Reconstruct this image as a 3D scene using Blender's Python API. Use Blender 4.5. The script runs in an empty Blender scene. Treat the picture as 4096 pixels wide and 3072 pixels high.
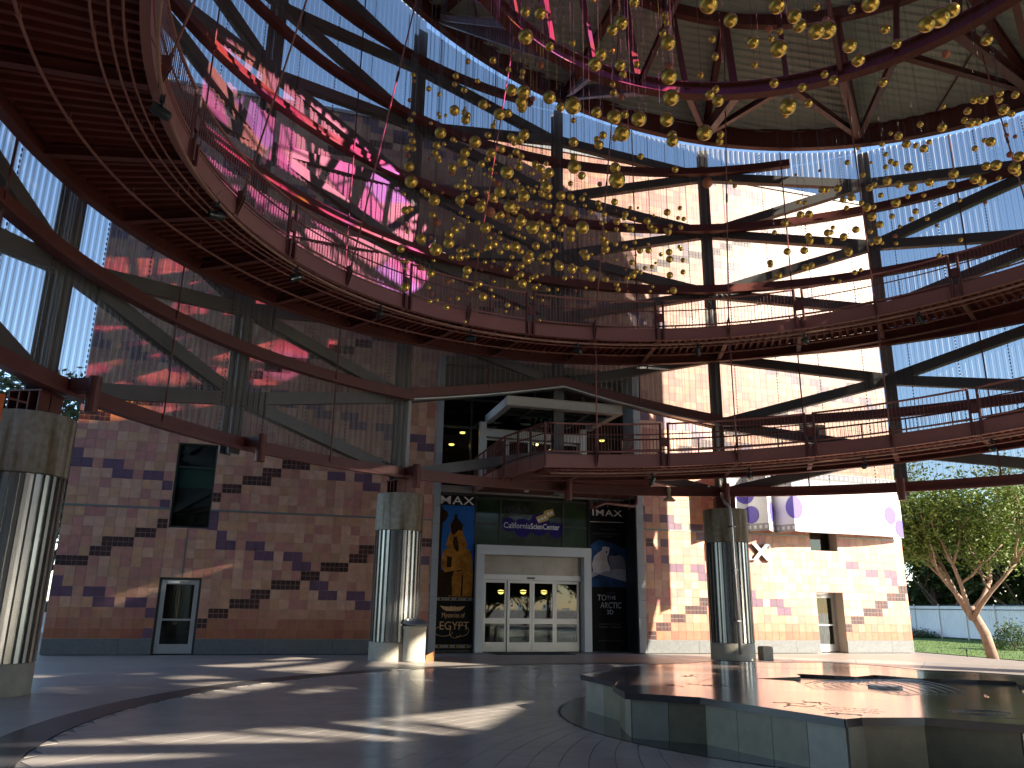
import bpy, bmesh, math, random
from mathutils import Vector, Matrix
from math import sin, cos, radians, pi, sqrt, atan2, degrees

random.seed(7)
SC = bpy.context.scene
COL = SC.collection

# ------------------------------------------------------------------ camera
cam_d = bpy.data.cameras.new('camera')
cam_d.sensor_width = 36.0
cam_d.lens = 27.7657
cam_d.clip_start = 0.05
cam_d.clip_end = 2000
cam = bpy.data.objects.new('camera', cam_d)
COL.objects.link(cam)
_r = Vector((0.959373, -0.281801, 0.013835)); _u = Vector((-0.088996, -0.255718, 0.962646)); _f = Vector((0.267737, 0.924768, 0.270408))
M4 = Matrix(((_r.x, _u.x, -_f.x, 6.4634), (_r.y, _u.y, -_f.y, -27.6526), (_r.z, _u.z, -_f.z, 1.5918), (0, 0, 0, 1)))
cam.matrix_world = M4
SC.camera = cam

# ------------------------------------------------------------------ world, sun, exposure
SUN_EL, SUN_AZ = radians(24.4), radians(136.1)       # azimuth clockwise from +Y
w = bpy.data.worlds.new('World'); SC.world = w; w.use_nodes = True
nt = w.node_tree; nt.nodes.clear()
sky = nt.nodes.new('ShaderNodeTexSky'); sky.sky_type = 'NISHITA'; sky.sun_disc = False
sky.sun_elevation = SUN_EL; sky.sun_rotation = SUN_AZ; sky.air_density = 1.0; sky.dust_density = 0.3; sky.ozone_density = 3.0
bg = nt.nodes.new('ShaderNodeBackground'); bg.inputs['Strength'].default_value = 0.088
wo = nt.nodes.new('ShaderNodeOutputWorld')
nt.links.new(sky.outputs[0], bg.inputs['Color']); nt.links.new(bg.outputs[0], wo.inputs['Surface'])

sun_d = bpy.data.lights.new('sun', 'SUN'); sun_d.energy = 4.4; sun_d.angle = radians(0.5); sun_d.color = (1.0, 0.90, 0.76)
sun = bpy.data.objects.new('sun', sun_d); COL.objects.link(sun)
S = Vector((sin(SUN_AZ) * cos(SUN_EL), cos(SUN_AZ) * cos(SUN_EL), sin(SUN_EL)))
sun.rotation_euler = S.to_track_quat('Z', 'Y').to_euler()
sun.location = (40, -50, 40)

SC.view_settings.view_transform = 'Standard'
SC.view_settings.look = 'None'
SC.view_settings.exposure = 2.15
SC.view_settings.gamma = 1.0
SC.view_settings.use_curve_mapping = False
SC.render.engine = 'CYCLES'
SC.cycles.use_denoising = True
SC.cycles.max_bounces = 10
SC.cycles.diffuse_bounces = 5
SC.cycles.glossy_bounces = 4
SC.cycles.transparent_max_bounces = 40
SC.cycles.sample_clamp_indirect = 8.0
SC.cycles.caustics_reflective = False
SC.cycles.caustics_refractive = False

# ------------------------------------------------------------------ materials
MATS = {}
def mat(name, color, rough=0.6, metal=0.0, var=0.12, vscale=2.0, bump=0.0, bscale=40.0, spec=0.5, coat=0.0):
    if name in MATS: return MATS[name]
    m = bpy.data.materials.new(name); m.use_nodes = True
    n = m.node_tree.nodes; l = m.node_tree.links
    b = n['Principled BSDF']
    b.inputs['Roughness'].default_value = rough; b.inputs['Metallic'].default_value = metal
    b.inputs['Specular IOR Level'].default_value = spec
    if coat: b.inputs['Coat Weight'].default_value = coat; b.inputs['Coat Roughness'].default_value = 0.08
    tc = n.new('ShaderNodeNewGeometry')
    if var > 0:
        no = n.new('ShaderNodeTexNoise'); no.inputs['Scale'].default_value = vscale; no.inputs['Detail'].default_value = 6.0
        no.inputs['Roughness'].default_value = 0.65
        l.new(tc.outputs['Position'], no.inputs['Vector'])
        mp = n.new('ShaderNodeMapRange'); mp.inputs['From Min'].default_value = 0.25; mp.inputs['From Max'].default_value = 0.75
        mp.inputs['To Min'].default_value = 1 - var; mp.inputs['To Max'].default_value = 1 + var
        l.new(no.outputs['Fac'], mp.inputs['Value'])
        mx = n.new('ShaderNodeVectorMath'); mx.operation = 'SCALE'; mx.inputs[0].default_value = color[:3]
        l.new(mp.outputs[0], mx.inputs['Scale']); l.new(mx.outputs[0], b.inputs['Base Color'])
    else:
        b.inputs['Base Color'].default_value = (*color[:3], 1)
    if bump > 0:
        n2 = n.new('ShaderNodeTexNoise'); n2.inputs['Scale'].default_value = bscale; n2.inputs['Detail'].default_value = 4
        l.new(tc.outputs['Position'], n2.inputs['Vector'])
        bp = n.new('ShaderNodeBump'); bp.inputs['Strength'].default_value = bump; bp.inputs['Distance'].default_value = 0.02
        l.new(n2.outputs['Fac'], bp.inputs['Height']); l.new(bp.outputs[0], b.inputs['Normal'])
    MATS[name] = m
    return m

RED = mat('red_steel_paint', (0.135, 0.038, 0.029), 0.45, 0, 0.16, 1.3)
RED_IN = mat('pale_red_paint', (0.30, 0.125, 0.10), 0.5, 0, 0.10, 0.8)  # paler red than the ring beams
RED_DECK = mat('red_deck_paint', (0.15, 0.032, 0.02), 0.5, 0, 0.22, 1.5)
GREY = mat('grey_steel_paint', (0.12, 0.118, 0.112), 0.5, 0.3, 0.15, 1.0)
WHITE = mat('white_paint', (0.62, 0.62, 0.59), 0.4, 0, 0.06, 1.0)
STEEL = mat('brushed_steel', (0.34, 0.34, 0.33), 0.26, 0.95, 0.10, 3.0)
ALU = mat('aluminium_frame', (0.45, 0.44, 0.42), 0.35, 0.6, 0.08, 2.0)
DARKFR = mat('dark_frame', (0.04, 0.045, 0.04), 0.4, 0.4, 0.1, 2.0)
BLACK = mat('black_paint', (0.012, 0.012, 0.013), 0.4, 0, 0.05, 2.0)
CONC = mat('concrete', (0.36, 0.34, 0.27), 0.85, 0, 0.28, 1.6, 0.35, 30)
GRANITE = mat('granite', (0.13, 0.135, 0.13), 0.35, 0, 0.25, 9.0)
ROOFD = mat('roof_deck_metal', (0.50, 0.56, 0.46), 0.5, 0.1, 0.08, 0.6)
PLINTHG = mat('plinth_granite', (0.13, 0.125, 0.085), 0.3, 0, 0.25, 5.0)
DARKG = mat('dark_polished_granite', (0.035, 0.036, 0.042), 0.14, 0, 0.2, 8.0)
LAMPB = mat('black_lamp_metal', (0.035, 0.045, 0.04), 0.4, 0.5, 0.2, 4.0)
BEIGE = mat('beige_plastic', (0.55, 0.47, 0.33), 0.5, 0, 0.06, 2.0)
BRASSW = mat('wire_steel', (0.12, 0.115, 0.10), 0.4, 0.6, 0.0)
STONE_G = mat('grey_wall_panel', (0.30, 0.30, 0.29), 0.4, 0, 0.12, 1.2)
WALLBACK = mat('tile_grout', (0.42, 0.36, 0.31), 0.9, 0, 0.08, 1.5)
INTER = mat('dark_interior', (0.05, 0.048, 0.042), 0.8, 0, 0.15, 0.7)

def emis(name, color, strength):
    m = bpy.data.materials.new(name); m.use_nodes = True
    b = m.node_tree.nodes['Principled BSDF']
    b.inputs['Base Color'].default_value = (*color, 1); b.inputs['Emission Color'].default_value = (*color, 1)
    b.inputs['Emission Strength'].default_value = strength
    MATS[name] = m; return m
LAMPY = emis('warm_lamp_glass', (1.0, 0.66, 0.18), 1.6)

def gold(name, color, rough, metal):
    m = mat(name, color, rough, metal, 0.14, 9.0, 0.06, 60)
    return m
GOLD = gold('gold_leaf', (0.66, 0.42, 0.085), 0.28, 0.92)
COPPER = gold('copper_paint', (0.42, 0.13, 0.055), 0.45, 0.15)

def glass(name, tint, refl=0.25, rough=0.02):
    m = bpy.data.materials.new(name); m.use_nodes = True
    n = m.node_tree.nodes; l = m.node_tree.links; n.clear()
    o = n.new('ShaderNodeOutputMaterial'); t = n.new('ShaderNodeBsdfTransparent'); t.inputs[0].default_value = (*tint, 1)
    g = n.new('ShaderNodeBsdfGlossy'); g.inputs['Roughness'].default_value = rough
    # Schlick's reflectance, the same from both sides of the sheet
    ge = n.new('ShaderNodeNewGeometry'); dt = n.new('ShaderNodeVectorMath'); dt.operation = 'DOT_PRODUCT'
    l.new(ge.outputs['Incoming'], dt.inputs[0]); l.new(ge.outputs['Normal'], dt.inputs[1])
    ab = n.new('ShaderNodeMath'); ab.operation = 'ABSOLUTE'; l.new(dt.outputs['Value'], ab.inputs[0])
    om = n.new('ShaderNodeMath'); om.operation = 'SUBTRACT'; om.inputs[0].default_value = 1.0; l.new(ab.outputs[0], om.inputs[1])
    fr = n.new('ShaderNodeMath'); fr.operation = 'POWER'; fr.inputs[1].default_value = 5.0; l.new(om.outputs[0], fr.inputs[0])
    ad = n.new('ShaderNodeMath'); ad.operation = 'MULTIPLY_ADD'; ad.inputs[1].default_value = 0.95; ad.inputs[2].default_value = 0.05 + refl
    ad.use_clamp = True
    mx = n.new('ShaderNodeMixShader')
    l.new(fr.outputs[0], ad.inputs[0]); l.new(ad.outputs[0], mx.inputs[0]); l.new(t.outputs[0], mx.inputs[1]); l.new(g.outputs[0], mx.inputs[2])
    l.new(mx.outputs[0], o.inputs[0]); MATS[name] = m; return m
GLASS = glass('clear_glass', (0.50, 0.56, 0.52), 0.0)
GLASSG = glass('green_glass', (0.16, 0.30, 0.24), 0.02)
DICH = {}
for nm, c3 in (('magenta', (1.0, 0.20, 0.62)), ('pink', (1.0, 0.33, 0.55)), ('violet', (0.8, 0.28, 1.0)), ('amber', (1.0, 0.62, 0.15)), ('rose', (1.0, 0.35, 0.38))):
    DICH[nm] = glass('dichroic_' + nm, c3, 0.0, 0.05)

def perforated():
    m = bpy.data.materials.new('perforated_metal'); m.use_nodes = True
    n = m.node_tree.nodes; l = m.node_tree.links
    b = n['Principled BSDF']; b.inputs['Base Color'].default_value = (0.19, 0.182, 0.17, 1); b.inputs['Metallic'].default_value = 0.2
    b.inputs['Roughness'].default_value = 0.5
    o = n['Material Output']; t = n.new('ShaderNodeBsdfTransparent')
    # thickness of the sheet closes the holes at grazing angles
    geo = n.new('ShaderNodeNewGeometry'); dt = n.new('ShaderNodeVectorMath'); dt.operation = 'DOT_PRODUCT'
    l.new(geo.outputs['Incoming'], dt.inputs[0]); l.new(geo.outputs['Normal'], dt.inputs[1])
    ab = n.new('ShaderNodeMath'); ab.operation = 'ABSOLUTE'; l.new(dt.outputs['Value'], ab.inputs[0])
    mr = n.new('ShaderNodeMapRange'); mr.inputs['From Min'].default_value = 0.12; mr.inputs['From Max'].default_value = 0.75
    mr.inputs['To Min'].default_value = 0.04; mr.inputs['To Max'].default_value = PERF_OPEN
    l.new(ab.outputs[0], mr.inputs['Value'])
    # rows of round holes
    tc = n.new('ShaderNodeTexCoord'); vo = n.new('ShaderNodeTexVoronoi'); vo.inputs['Scale'].default_value = 26.0; vo.inputs['Randomness'].default_value = 0.0
    l.new(tc.outputs['UV'], vo.inputs['Vector'])
    lt = n.new('ShaderNodeMapRange'); lt.inputs['From Min'].default_value = 0.34; lt.inputs['From Max'].default_value = 0.44
    lt.inputs['To Min'].default_value = 1.22; lt.inputs['To Max'].default_value = 0.72
    l.new(vo.outputs['Distance'], lt.inputs['Value'])
    mu = n.new('ShaderNodeMath'); mu.operation = 'MULTIPLY'; mu.use_clamp = True
    l.new(mr.outputs[0], mu.inputs[0]); l.new(lt.outputs[0], mu.inputs[1])
    mx = n.new('ShaderNodeMixShader'); l.new(mu.outputs[0], mx.inputs[0]); l.new(b.outputs[0], mx.inputs[1]); l.new(t.outputs[0], mx.inputs[2])
    l.new(mx.outputs[0], o.inputs['Surface']); return m
PERF_OPEN = 0.5
PERF = perforated()

def dashed():
    m = bpy.data.materials.new('seam_clips'); m.use_nodes = True
    n = m.node_tree.nodes; l = m.node_tree.links
    b = n['Principled BSDF']; b.inputs['Base Color'].default_value = (0.05, 0.05, 0.052, 1); b.inputs['Roughness'].default_value = 0.6
    return m
SEAM = dashed()

def tilemat(name, objcolor):
    m = bpy.data.materials.new(name); m.use_nodes = True
    n = m.node_tree.nodes; l = m.node_tree.links; b = n['Principled BSDF']
    b.inputs['Roughness'].default_value = 0.42
    if objcolor:
        a = n.new('ShaderNodeObjectInfo'); out = a.outputs['Color']
    else:
        a = n.new('ShaderNodeAttribute'); a.attribute_name = 'tile_color'; out = a.outputs['Color']
    ge = n.new('ShaderNodeNewGeometry')
    no = n.new('ShaderNodeTexNoise'); no.inputs['Scale'].default_value = 5.0; no.inputs['Detail'].default_value = 5
    l.new(ge.outputs['Position'], no.inputs['Vector'])
    mp = n.new('ShaderNodeMapRange'); mp.inputs['From Min'].default_value = 0.3; mp.inputs['From Max'].default_value = 0.7
    mp.inputs['To Min'].default_value = 0.86; mp.inputs['To Max'].default_value = 1.14
    l.new(no.outputs['Fac'], mp.inputs['Value'])
    sc_ = n.new('ShaderNodeVectorMath'); sc_.operation = 'SCALE'; l.new(out, sc_.inputs[0]); l.new(mp.outputs[0], sc_.inputs['Scale'])
    l.new(sc_.outputs[0], b.inputs['Base Color']); return m
TILE_O = tilemat('glazed_tile_single', True)
TILE_A = tilemat('glazed_tile', False)

# ------------------------------------------------------------------ mesh helpers
class MB:
    def __init__(s): s.v = []; s.f = []; s.uv = None; s.col = None
    def face(s, pts):
        i = len(s.v); s.v += [tuple(p) for p in pts]; s.f.append(tuple(range(i, i + len(pts))))
    def box(s, x0, x1, y0, y1, z0, z1):
        i = len(s.v)
        s.v += [(x0,y0,z0),(x1,y0,z0),(x1,y1,z0),(x0,y1,z0),(x0,y0,z1),(x1,y0,z1),(x1,y1,z1),(x0,y1,z1)]
        for q in ((0,3,2,1),(4,5,6,7),(0,1,5,4),(1,2,6,5),(2,3,7,6),(3,0,4,7)): s.f.append(tuple(i + k for k in q))
    def obox(s, c, ax, ay, az):
        """box from centre and half-axis vectors"""
        c = Vector(c); ax = Vector(ax); ay = Vector(ay); az = Vector(az); i = len(s.v)
        for sx, sy, sz in ((-1,-1,-1),(1,-1,-1),(1,1,-1),(-1,1,-1),(-1,-1,1),(1,-1,1),(1,1,1),(-1,1,1)):
            s.v.append(tuple(c + ax*sx + ay*sy + az*sz))
        for q in ((0,3,2,1),(4,5,6,7),(0,1,5,4),(1,2,6,5),(2,3,7,6),(3,0,4,7)): s.f.append(tuple(i + k for k in q))
    def bar(s, a, b, w, h, up=(0,0,1)):
        """rectangular bar from a to b, w wide (sideways), h tall"""
        a = Vector(a); b = Vector(b); d = b - a; L = d.length; d.normalize(); up = Vector(up)
        side = d.cross(up)
        if side.length < 1e-4: side = d.cross(Vector((1, 0, 0)))
        side.normalize(); u2 = side.cross(d).normalized()
        s.obox((a + b) / 2, d * (L / 2), side * (w / 2), u2 * (h / 2))
    def ibeam(s, a, b, w, h, t=0.03, up=(0,0,1)):
        a = Vector(a); b = Vector(b); d = (b - a).normalized(); up = Vector(up)
        side = d.cross(up)
        if side.length < 1e-4: side = d.cross(Vector((1, 0, 0)))
        side.normalize(); u2 = side.cross(d).normalized(); L = (b - a).length; c = (a + b) / 2
        s.obox(c, d * (L/2), side * (t/2), u2 * (h/2 - t))
        s.obox(c + u2 * (h/2 - t/2), d * (L/2), side * (w/2), u2 * (t/2))
        s.obox(c - u2 * (h/2 - t/2), d * (L/2), side * (w/2), u2 * (t/2))
    def tube(s, pts, r, n=8, cap=True, r1=None):
        pts = [Vector(p) for p in pts]; base = len(s.v); m = len(pts)
        prev = None
        for k, p in enumerate(pts):
            d = (pts[min(k+1, m-1)] - pts[max(k-1, 0)]).normalized()
            a = d.cross(Vector((0,0,1)))
            if a.length < 1e-3: a = d.cross(Vector((1,0,0)))
            a.normalize(); b_ = a.cross(d)
            if prev is not None and a.dot(prev) < 0: a = -a; b_ = -b_
            prev = a
            rr = r if r1 is None else r + (r1 - r) * k / max(1, m-1)
            for j in range(n):
                t = 2*pi*j/n; s.v.append(tuple(p + a*(rr*cos(t)) + b_*(rr*sin(t))))
        for k in range(m-1):
            for j in range(n):
                s.f.append((base+k*n+j, base+k*n+(j+1)%n, base+(k+1)*n+(j+1)%n, base+(k+1)*n+j))
        if cap:
            s.f.append(tuple(base + j for j in range(n))[::-1]); s.f.append(tuple(base+(m-1)*n+j for j in range(n)))
    def lathe(s, prof, n=24, c=(0,0), cap=True):
        base = len(s.v)
        for r, z in prof:
            for j in range(n):
                t = 2*pi*j/n; s.v.append((c[0]+r*cos(t), c[1]+r*sin(t), z))
        for k in range(len(prof)-1):
            for j in range(n):
                s.f.append((base+k*n+j, base+k*n+(j+1)%n, base+(k+1)*n+(j+1)%n, base+(k+1)*n+j))
        if cap:
            s.f.append(tuple(base+j for j in range(n))[::-1]); s.f.append(tuple(base+(len(prof)-1)*n+j for j in range(n)))
    def sweep(s, prof, ths, zf, closed=False):
        """profile of (radius, dz) swept round the rotunda's axis through angles ths (deg), z from zf(th)"""
        base = len(s.v); m = len(prof)
        for th in ths:
            ct, st = cos(radians(th)), sin(radians(th)); z = zf(th)
            for r, dz in prof: s.v.append((CX + r*ct, CY + r*st, z + dz))
        for k in range(len(ths)-1 if not closed else len(ths)):
            k2 = (k+1) % len(ths)
            for j in range(m):
                s.f.append((base+k*m+j, base+k*m+(j+1)%m, base+k2*m+(j+1)%m, base+k2*m+j))
        if not closed:
            s.f.append(tuple(base+j for j in range(m))); s.f.append(tuple(base+(len(ths)-1)*m+j for j in range(m))[::-1])
    def prism(s, poly, z0, z1):
        n = len(poly); b = len(s.v)
        s.v += [(p[0], p[1], z0) for p in poly] + [(p[0], p[1], z1) for p in poly]
        s.f.append(tuple(b+k for k in range(n))[::-1]); s.f.append(tuple(b+n+k for k in range(n)))
        for k in range(n): s.f.append((b+k, b+(k+1)%n, b+n+(k+1)%n, b+n+k))
    def wprism(s, poly, y0, y1):
        """polygon in the x,z plane of a wall, extruded from y0 to y1"""
        n = len(poly); b = len(s.v)
        s.v += [(p[0], y0, p[1]) for p in poly] + [(p[0], y1, p[1]) for p in poly]
        s.f.append(tuple(b+k for k in range(n))); s.f.append(tuple(b+n+k for k in range(n))[::-1])
        for k in range(n): s.f.append((b+k, b+n+k, b+n+(k+1)%n, b+(k+1)%n))
    def mesh(s, name, m, smooth=False, fix=True):
        me = bpy.data.meshes.new(name); me.from_pydata(s.v, [], s.f); me.update()
        if fix:
            bm = bmesh.new(); bm.from_mesh(me); bmesh.ops.recalc_face_normals(bm, faces=bm.faces); bm.to_mesh(me); bm.free()
        if m: me.materials.append(m)
        if smooth:
            for p in me.polygons: p.use_smooth = True
        return me
    def obj(s, name, m, parent=None, smooth=False, label=None, fix=True, kind=None):
        o = bpy.data.objects.new(name, s.mesh(name, m, smooth, fix)); COL.objects.link(o)
        if parent: o.parent = parent
        if label: o['label'] = label
        if kind: o['kind'] = kind
        return o

def smooth_by_angle(o, ang=40):
    me = o.data
    for p in me.polygons: p.use_smooth = True
    bm = bmesh.new(); bm.from_mesh(me)
    for e in bm.edges:
        if len(e.link_faces) == 2 and e.calc_face_angle(0) > radians(ang): e.smooth = False
    bm.to_mesh(me); bm.free()

def thing(name, label, cat, loc=(0,0,0), group=None):
    o = bpy.data.objects.new(name, None); o.empty_display_size = 0.2; COL.objects.link(o)
    o.location = loc; o['label'] = label; o['category'] = cat
    if group: o['group'] = group
    return o
def tag(o, label, cat, group=None):
    o['label'] = label; o['category'] = cat
    if group: o['group'] = group
    return o
def structure(o): o['kind'] = 'structure'; return o
def keep_parent(o, p):
    """parent a mesh built in world coordinates"""
    o.parent = p; o.matrix_parent_inverse = Matrix.Translation(p.location).inverted(); return o
def text(name, body, size, loc, m, parent=None, extrude=0.002, align='LEFT', rot=(pi/2, 0, 0), width=None, bold=0.0, shear=0.0, space=1.0):
    cu = bpy.data.curves.new(name, 'FONT'); cu.body = body; cu.size = size; cu.extrude = extrude; cu.align_x = align
    cu.offset = bold; cu.shear = shear; cu.space_character = space; cu.resolution_u = 3
    o = bpy.data.objects.new(name, cu); COL.objects.link(o); o.location = loc; o.rotation_euler = rot
    cu.materials.append(m)
    bpy.context.view_layer.update()
    me = bpy.data.meshes.new_from_object(o.evaluated_get(bpy.context.evaluated_depsgraph_get())); me.name = name
    bpy.data.objects.remove(o); bpy.data.curves.remove(cu)
    if width:
        xs = [v.co.x for v in me.vertices]; w0 = max(xs) - min(xs)
        if w0 > 1e-4: me.transform(Matrix.Diagonal((width / w0, 1, 1, 1)))
    o = bpy.data.objects.new(name, me); COL.objects.link(o); o.location = loc; o.rotation_euler = rot
    if parent: keep_parent(o, parent)
    return o

# ------------------------------------------------------------------ the rotunda's numbers
CX, CY = 15.7, -16.7
R_POST, R_MESH, R_RING, R_COL = 15.05, 14.68, 14.42, 14.75
def pol(r, th, z=0.0): return Vector((CX + r*cos(radians(th)), CY + r*sin(radians(th)), z))
def zroof(x, y): return 20.8 - 0.256*(x-CX) - 0.032*(y-CY)
RINGS = [5.52, 8.02, 10.55, 13.1, 15.6, 18.05, 20.45, 22.9]
def frange(a, b, step):
    n = max(1, int(round(abs(b-a)/step))); return [a + (b-a)*i/n for i in range(n+1)]
RAMP = [(-8.5, 5.62), (62, 6.50), (270, 8.74), (425, 10.73), (480, 11.4)]
def zramp(phi):
    for (a, za), (b, zb) in zip(RAMP, RAMP[1:]):
        if phi <= b: return za + (zb-za)*(phi-a)/(b-a)
    return RAMP[-1][1]
def zr_th(th):   # unwound angle: th = 90 - phi
    return zramp(90 - th)

# ================================================================== GROUND
g = MB()
for xa, za, xb, zb in ((-400,-0.02,31.8,-0.02),(31.8,-0.02,36.0,-0.43),(36.0,-0.43,700,-0.43)): g.face([(xa,-400,za),(xb,-400,zb),(xb,700,zb),(xa,700,za)])
PLAZA = mat('plaza_concrete', (0.27, 0.23, 0.19), 0.55, 0, 0.14, 0.8, 0.1, 60)
structure(g.obj('ground', PLAZA))
# plaza round the rotunda: brownish concrete ring sectors with joints between them
BANDM = mat('dark_band_stone', (0.045, 0.045, 0.046), 0.34, 0, 0.18, 3.0)
OUTM = mat('brown_paving', (0.30, 0.26, 0.225), 0.36, 0, 0.16, 1.2)
PAVER = mat('terrazzo_paver', (0.40, 0.36, 0.32), 0.2, 0, 0.2, 0.9, 0.02, 6)
JOINT = mat('paver_joint', (0.10, 0.085, 0.075), 0.8, 0, 0.1, 2.0)
fl = MB(); n = 128
fl.prism([(CX+11.62*cos(2*pi*k/n), CY+11.62*sin(2*pi*k/n)) for k in range(n)], -0.018, -0.007)
structure(fl.obj('rotunda_floor', JOINT)); FLOOR = bpy.data.objects['rotunda_floor']
b = MB(); ths = frange(0, 360, 3)[:-1]
b.sweep([(11.63,-0.014),(12.2,-0.014),(12.2,0.0),(11.63,0.0)], ths, lambda t: 0, closed=True)
structure(b.obj('floor_band', BANDM))
ob_root = None
op = MB()
for i in range(48):
    op = op
for i in range(48):
    s_ = MB(); t0, t1 = i*7.5+0.03, (i+1)*7.5-0.03
    s_.sweep([(12.21,-0.016),(16.3,-0.016),(16.3,-0.002),(12.21,-0.002)], frange(t0, t1, 1.25), lambda t: 0)
    if i == 0:
        FLOOR2 = s_.obj('outer_paving', OUTM); structure(FLOOR2)
    else:
        s_.obj('paving_sector', OUTM, FLOOR2)
# spiral rosette of pavers
cells = []
NS = 96; a0, rr = 2*pi/NS, 0.0654
j = 0; r = 5.05
while r < 12.25:
    r2 = r*math.exp(rr/2*1.0); 
    for i in range(NS):
        th = (i + 0.5*(j % 2))*a0
        ri, ro, rm = r*math.exp(-rr/2), min(r*math.exp(rr/2), 11.6), min(r, 11.6)
        if ri > 11.55: continue
        if ri < 5.02: ri = 5.02
        cells.append((th, ri, rm, ro))
    r *= math.exp(rr/2); j += 1
def paver_pts(c):
    th, ri, rm, ro = c; q = [(ri, th), (rm, th - a0/2), (ro, th), (rm, th + a0/2)]
    if rm >= 11.59: f = (11.6-ri)/(ri*(math.exp(rr/2)-1)); q = [(ri, th), (11.6, th - a0/2*f), (11.602, th), (11.6, th + a0/2*f)]
    P = [Vector((CX + a*cos(t), CY + a*sin(t), 0)) for a, t in q]
    ce = sum(P, Vector())/4
    return [ce + (p-ce)*(1 - 0.006/max(0.05, (p-ce).length)) for p in P]
camp = Vector((6.46, -27.65, 0))
vis = []
for c in cells:
    p = paver_pts(c); ce = sum(p, Vector())/4
    d = ce - camp; az = atan2(d.x, d.y) - radians(16.15)
    if abs(az) < radians(37) and (ce-camp).length > 6.5: vis.append(((ce-camp).length, c))
vis.sort(key=lambda t: t[0]); single = [c for _, c in vis[:290]]; ss = set(map(id, single))
rest = MB()
for c in cells:
    P = paver_pts(c)
    if id(c) in ss:
        pm = MB(); ce = sum(P, Vector())/4; dz = random.uniform(-0.0012, 0.0012)
        pm.prism([(p.x-ce.x, p.y-ce.y) for p in P], -0.007, 0.0)
        o = pm.obj('paver', PAVER, FLOOR); o.location = (ce.x, ce.y, dz)
    else: rest.prism([(p.x, p.y) for p in P], -0.0065, 0.0)
o = rest.obj('paver_field', PAVER, FLOOR, kind='stuff')
# dark disc under the platform
dd = MB(); dd.prism([(CX+5.0*cos(2*pi*k/96), CY+5.0*sin(2*pi*k/96)) for k in range(96)], -0.006, 0.003)
structure(dd.obj('dark_floor_disc', DARKG))
# lawn on the right, pavement strip beside it
lw = MB(); lw.face([(38.8,7.8,-0.4),(38.3,1.1,-0.4),(37.8,-8,-0.4),(75,-40,-0.4),(75,80,-0.4),(39.5,80,-0.4)])
LAWN = mat('lawn_grass', (0.085, 0.14, 0.025), 0.9, 0, 0.35, 1.5, 0.8, 60)
structure(lw.obj('lawn', LAWN))
gm = MB(); rg = random.Random(3)
for k in range(9000):
    x = rg.uniform(38.2, 56); y = rg.uniform(-6, 22)
    if x < 38.4 + 0.075*(y-1): continue
    h = rg.uniform(0.03, 0.07); t = rg.uniform(0, pi); dx, dy = 0.02*cos(t), 0.02*sin(t)
    gm.face([(x-dx,y-dy,-0.4),(x+dx,y+dy,-0.4),(x+rg.uniform(-.03,.03),y+rg.uniform(-.03,.03),h-0.4)])
go = gm.obj('lawn_grass', LAWN, fix=False); tag(go, 'short green grass blades on the lawn right of the tiled building', 'grass'); go['kind'] = 'stuff'

# ================================================================== THE TILED THEATRE
T = 0.3048; Z0 = 1.53*T; TOP = 20.0; XR = 31.52
bld = thing('theatre_building', 'large theatre building faced in pink and orange square tiles with purple and dark mosaic steps', 'building', (XR/2, 0, 0))
def P(o): return keep_parent(o, bld)
openings = [(3.03, 4.28, 0.0, 2.31), (3.08, 4.31, 3.86, 6.62), (27.12, 28.36, 0.0, 2.28), (27.05, 28.32, 3.90, 5.30), (27.05, 28.28, 6.4, 7.25), (27.0, 28.27, 8.3, 9.14), (11.64, 19.72, 0.0, 10.55)]
def holed(mb, x0, x1, z0, z1, y0, y1, holes):
    xs = sorted({x0, x1} | {min(max(h[k], x0), x1) for h in holes for k in (0, 1)})
    for a, b_ in zip(xs, xs[1:]):
        if b_ - a < 1e-5: continue
        zs = [(z0, z1)]
        for h in holes:
            if h[0] < b_ - 1e-6 and h[1] > a + 1e-6:
                nz = []
                for u, v in zs:
                    if h[3] <= u or h[2] >= v: nz.append((u, v)); continue
                    if h[2] > u: nz.append((u, h[2]))
                    if h[3] < v: nz.append((h[3], v))
                zs = nz
        for u, v in zs: mb.box(a, b_, y0, y1, u, v)
wl = MB(); holed(wl, 0.0, XR, 0.0, TOP, 0.0, 0.7, openings)
wl.box(0.0, 0.5, 0.702, 14, 0, TOP); wl.box(XR-0.5, XR, 0.702, 14, 0, TOP); wl.box(0.502, XR-0.502, 13.5, 13.998, 0, TOP)
wl.box(0.502, XR-0.502, 0.702, 13.498, TOP-0.5, TOP-0.2)
P(wl.obj('wall', WALLBACK))
cp = MB(); cp.box(-0.06, XR+0.06, -0.07, 14.05, TOP+0.002, TOP+0.14)
P(cp.obj('coping', STONE_G))
# granite base course in slabs
def baseslabs(x0, x1, door):
    x = x0; k = 0
    while x < x1 - 0.05:
        e = min(x + 2.1, x1)
        if door[0] - 0.02 < e and e < door[1] + 0.02: e = door[0]
        if x < door[0] < e: e = door[0]
        if door[0] - 1e-3 <= x < door[1]: x = door[1]; continue
        s_ = MB(); s_.box(x + 0.004, e - 0.004, -0.03, -0.001, 0.0, Z0 - 0.008)
        P(s_.obj('base_slab', GRANITE)); x = e
baseslabs(0.0, 11.62, (3.03, 4.28)); baseslabs(19.74, XR, (27.12, 28.36))
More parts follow.
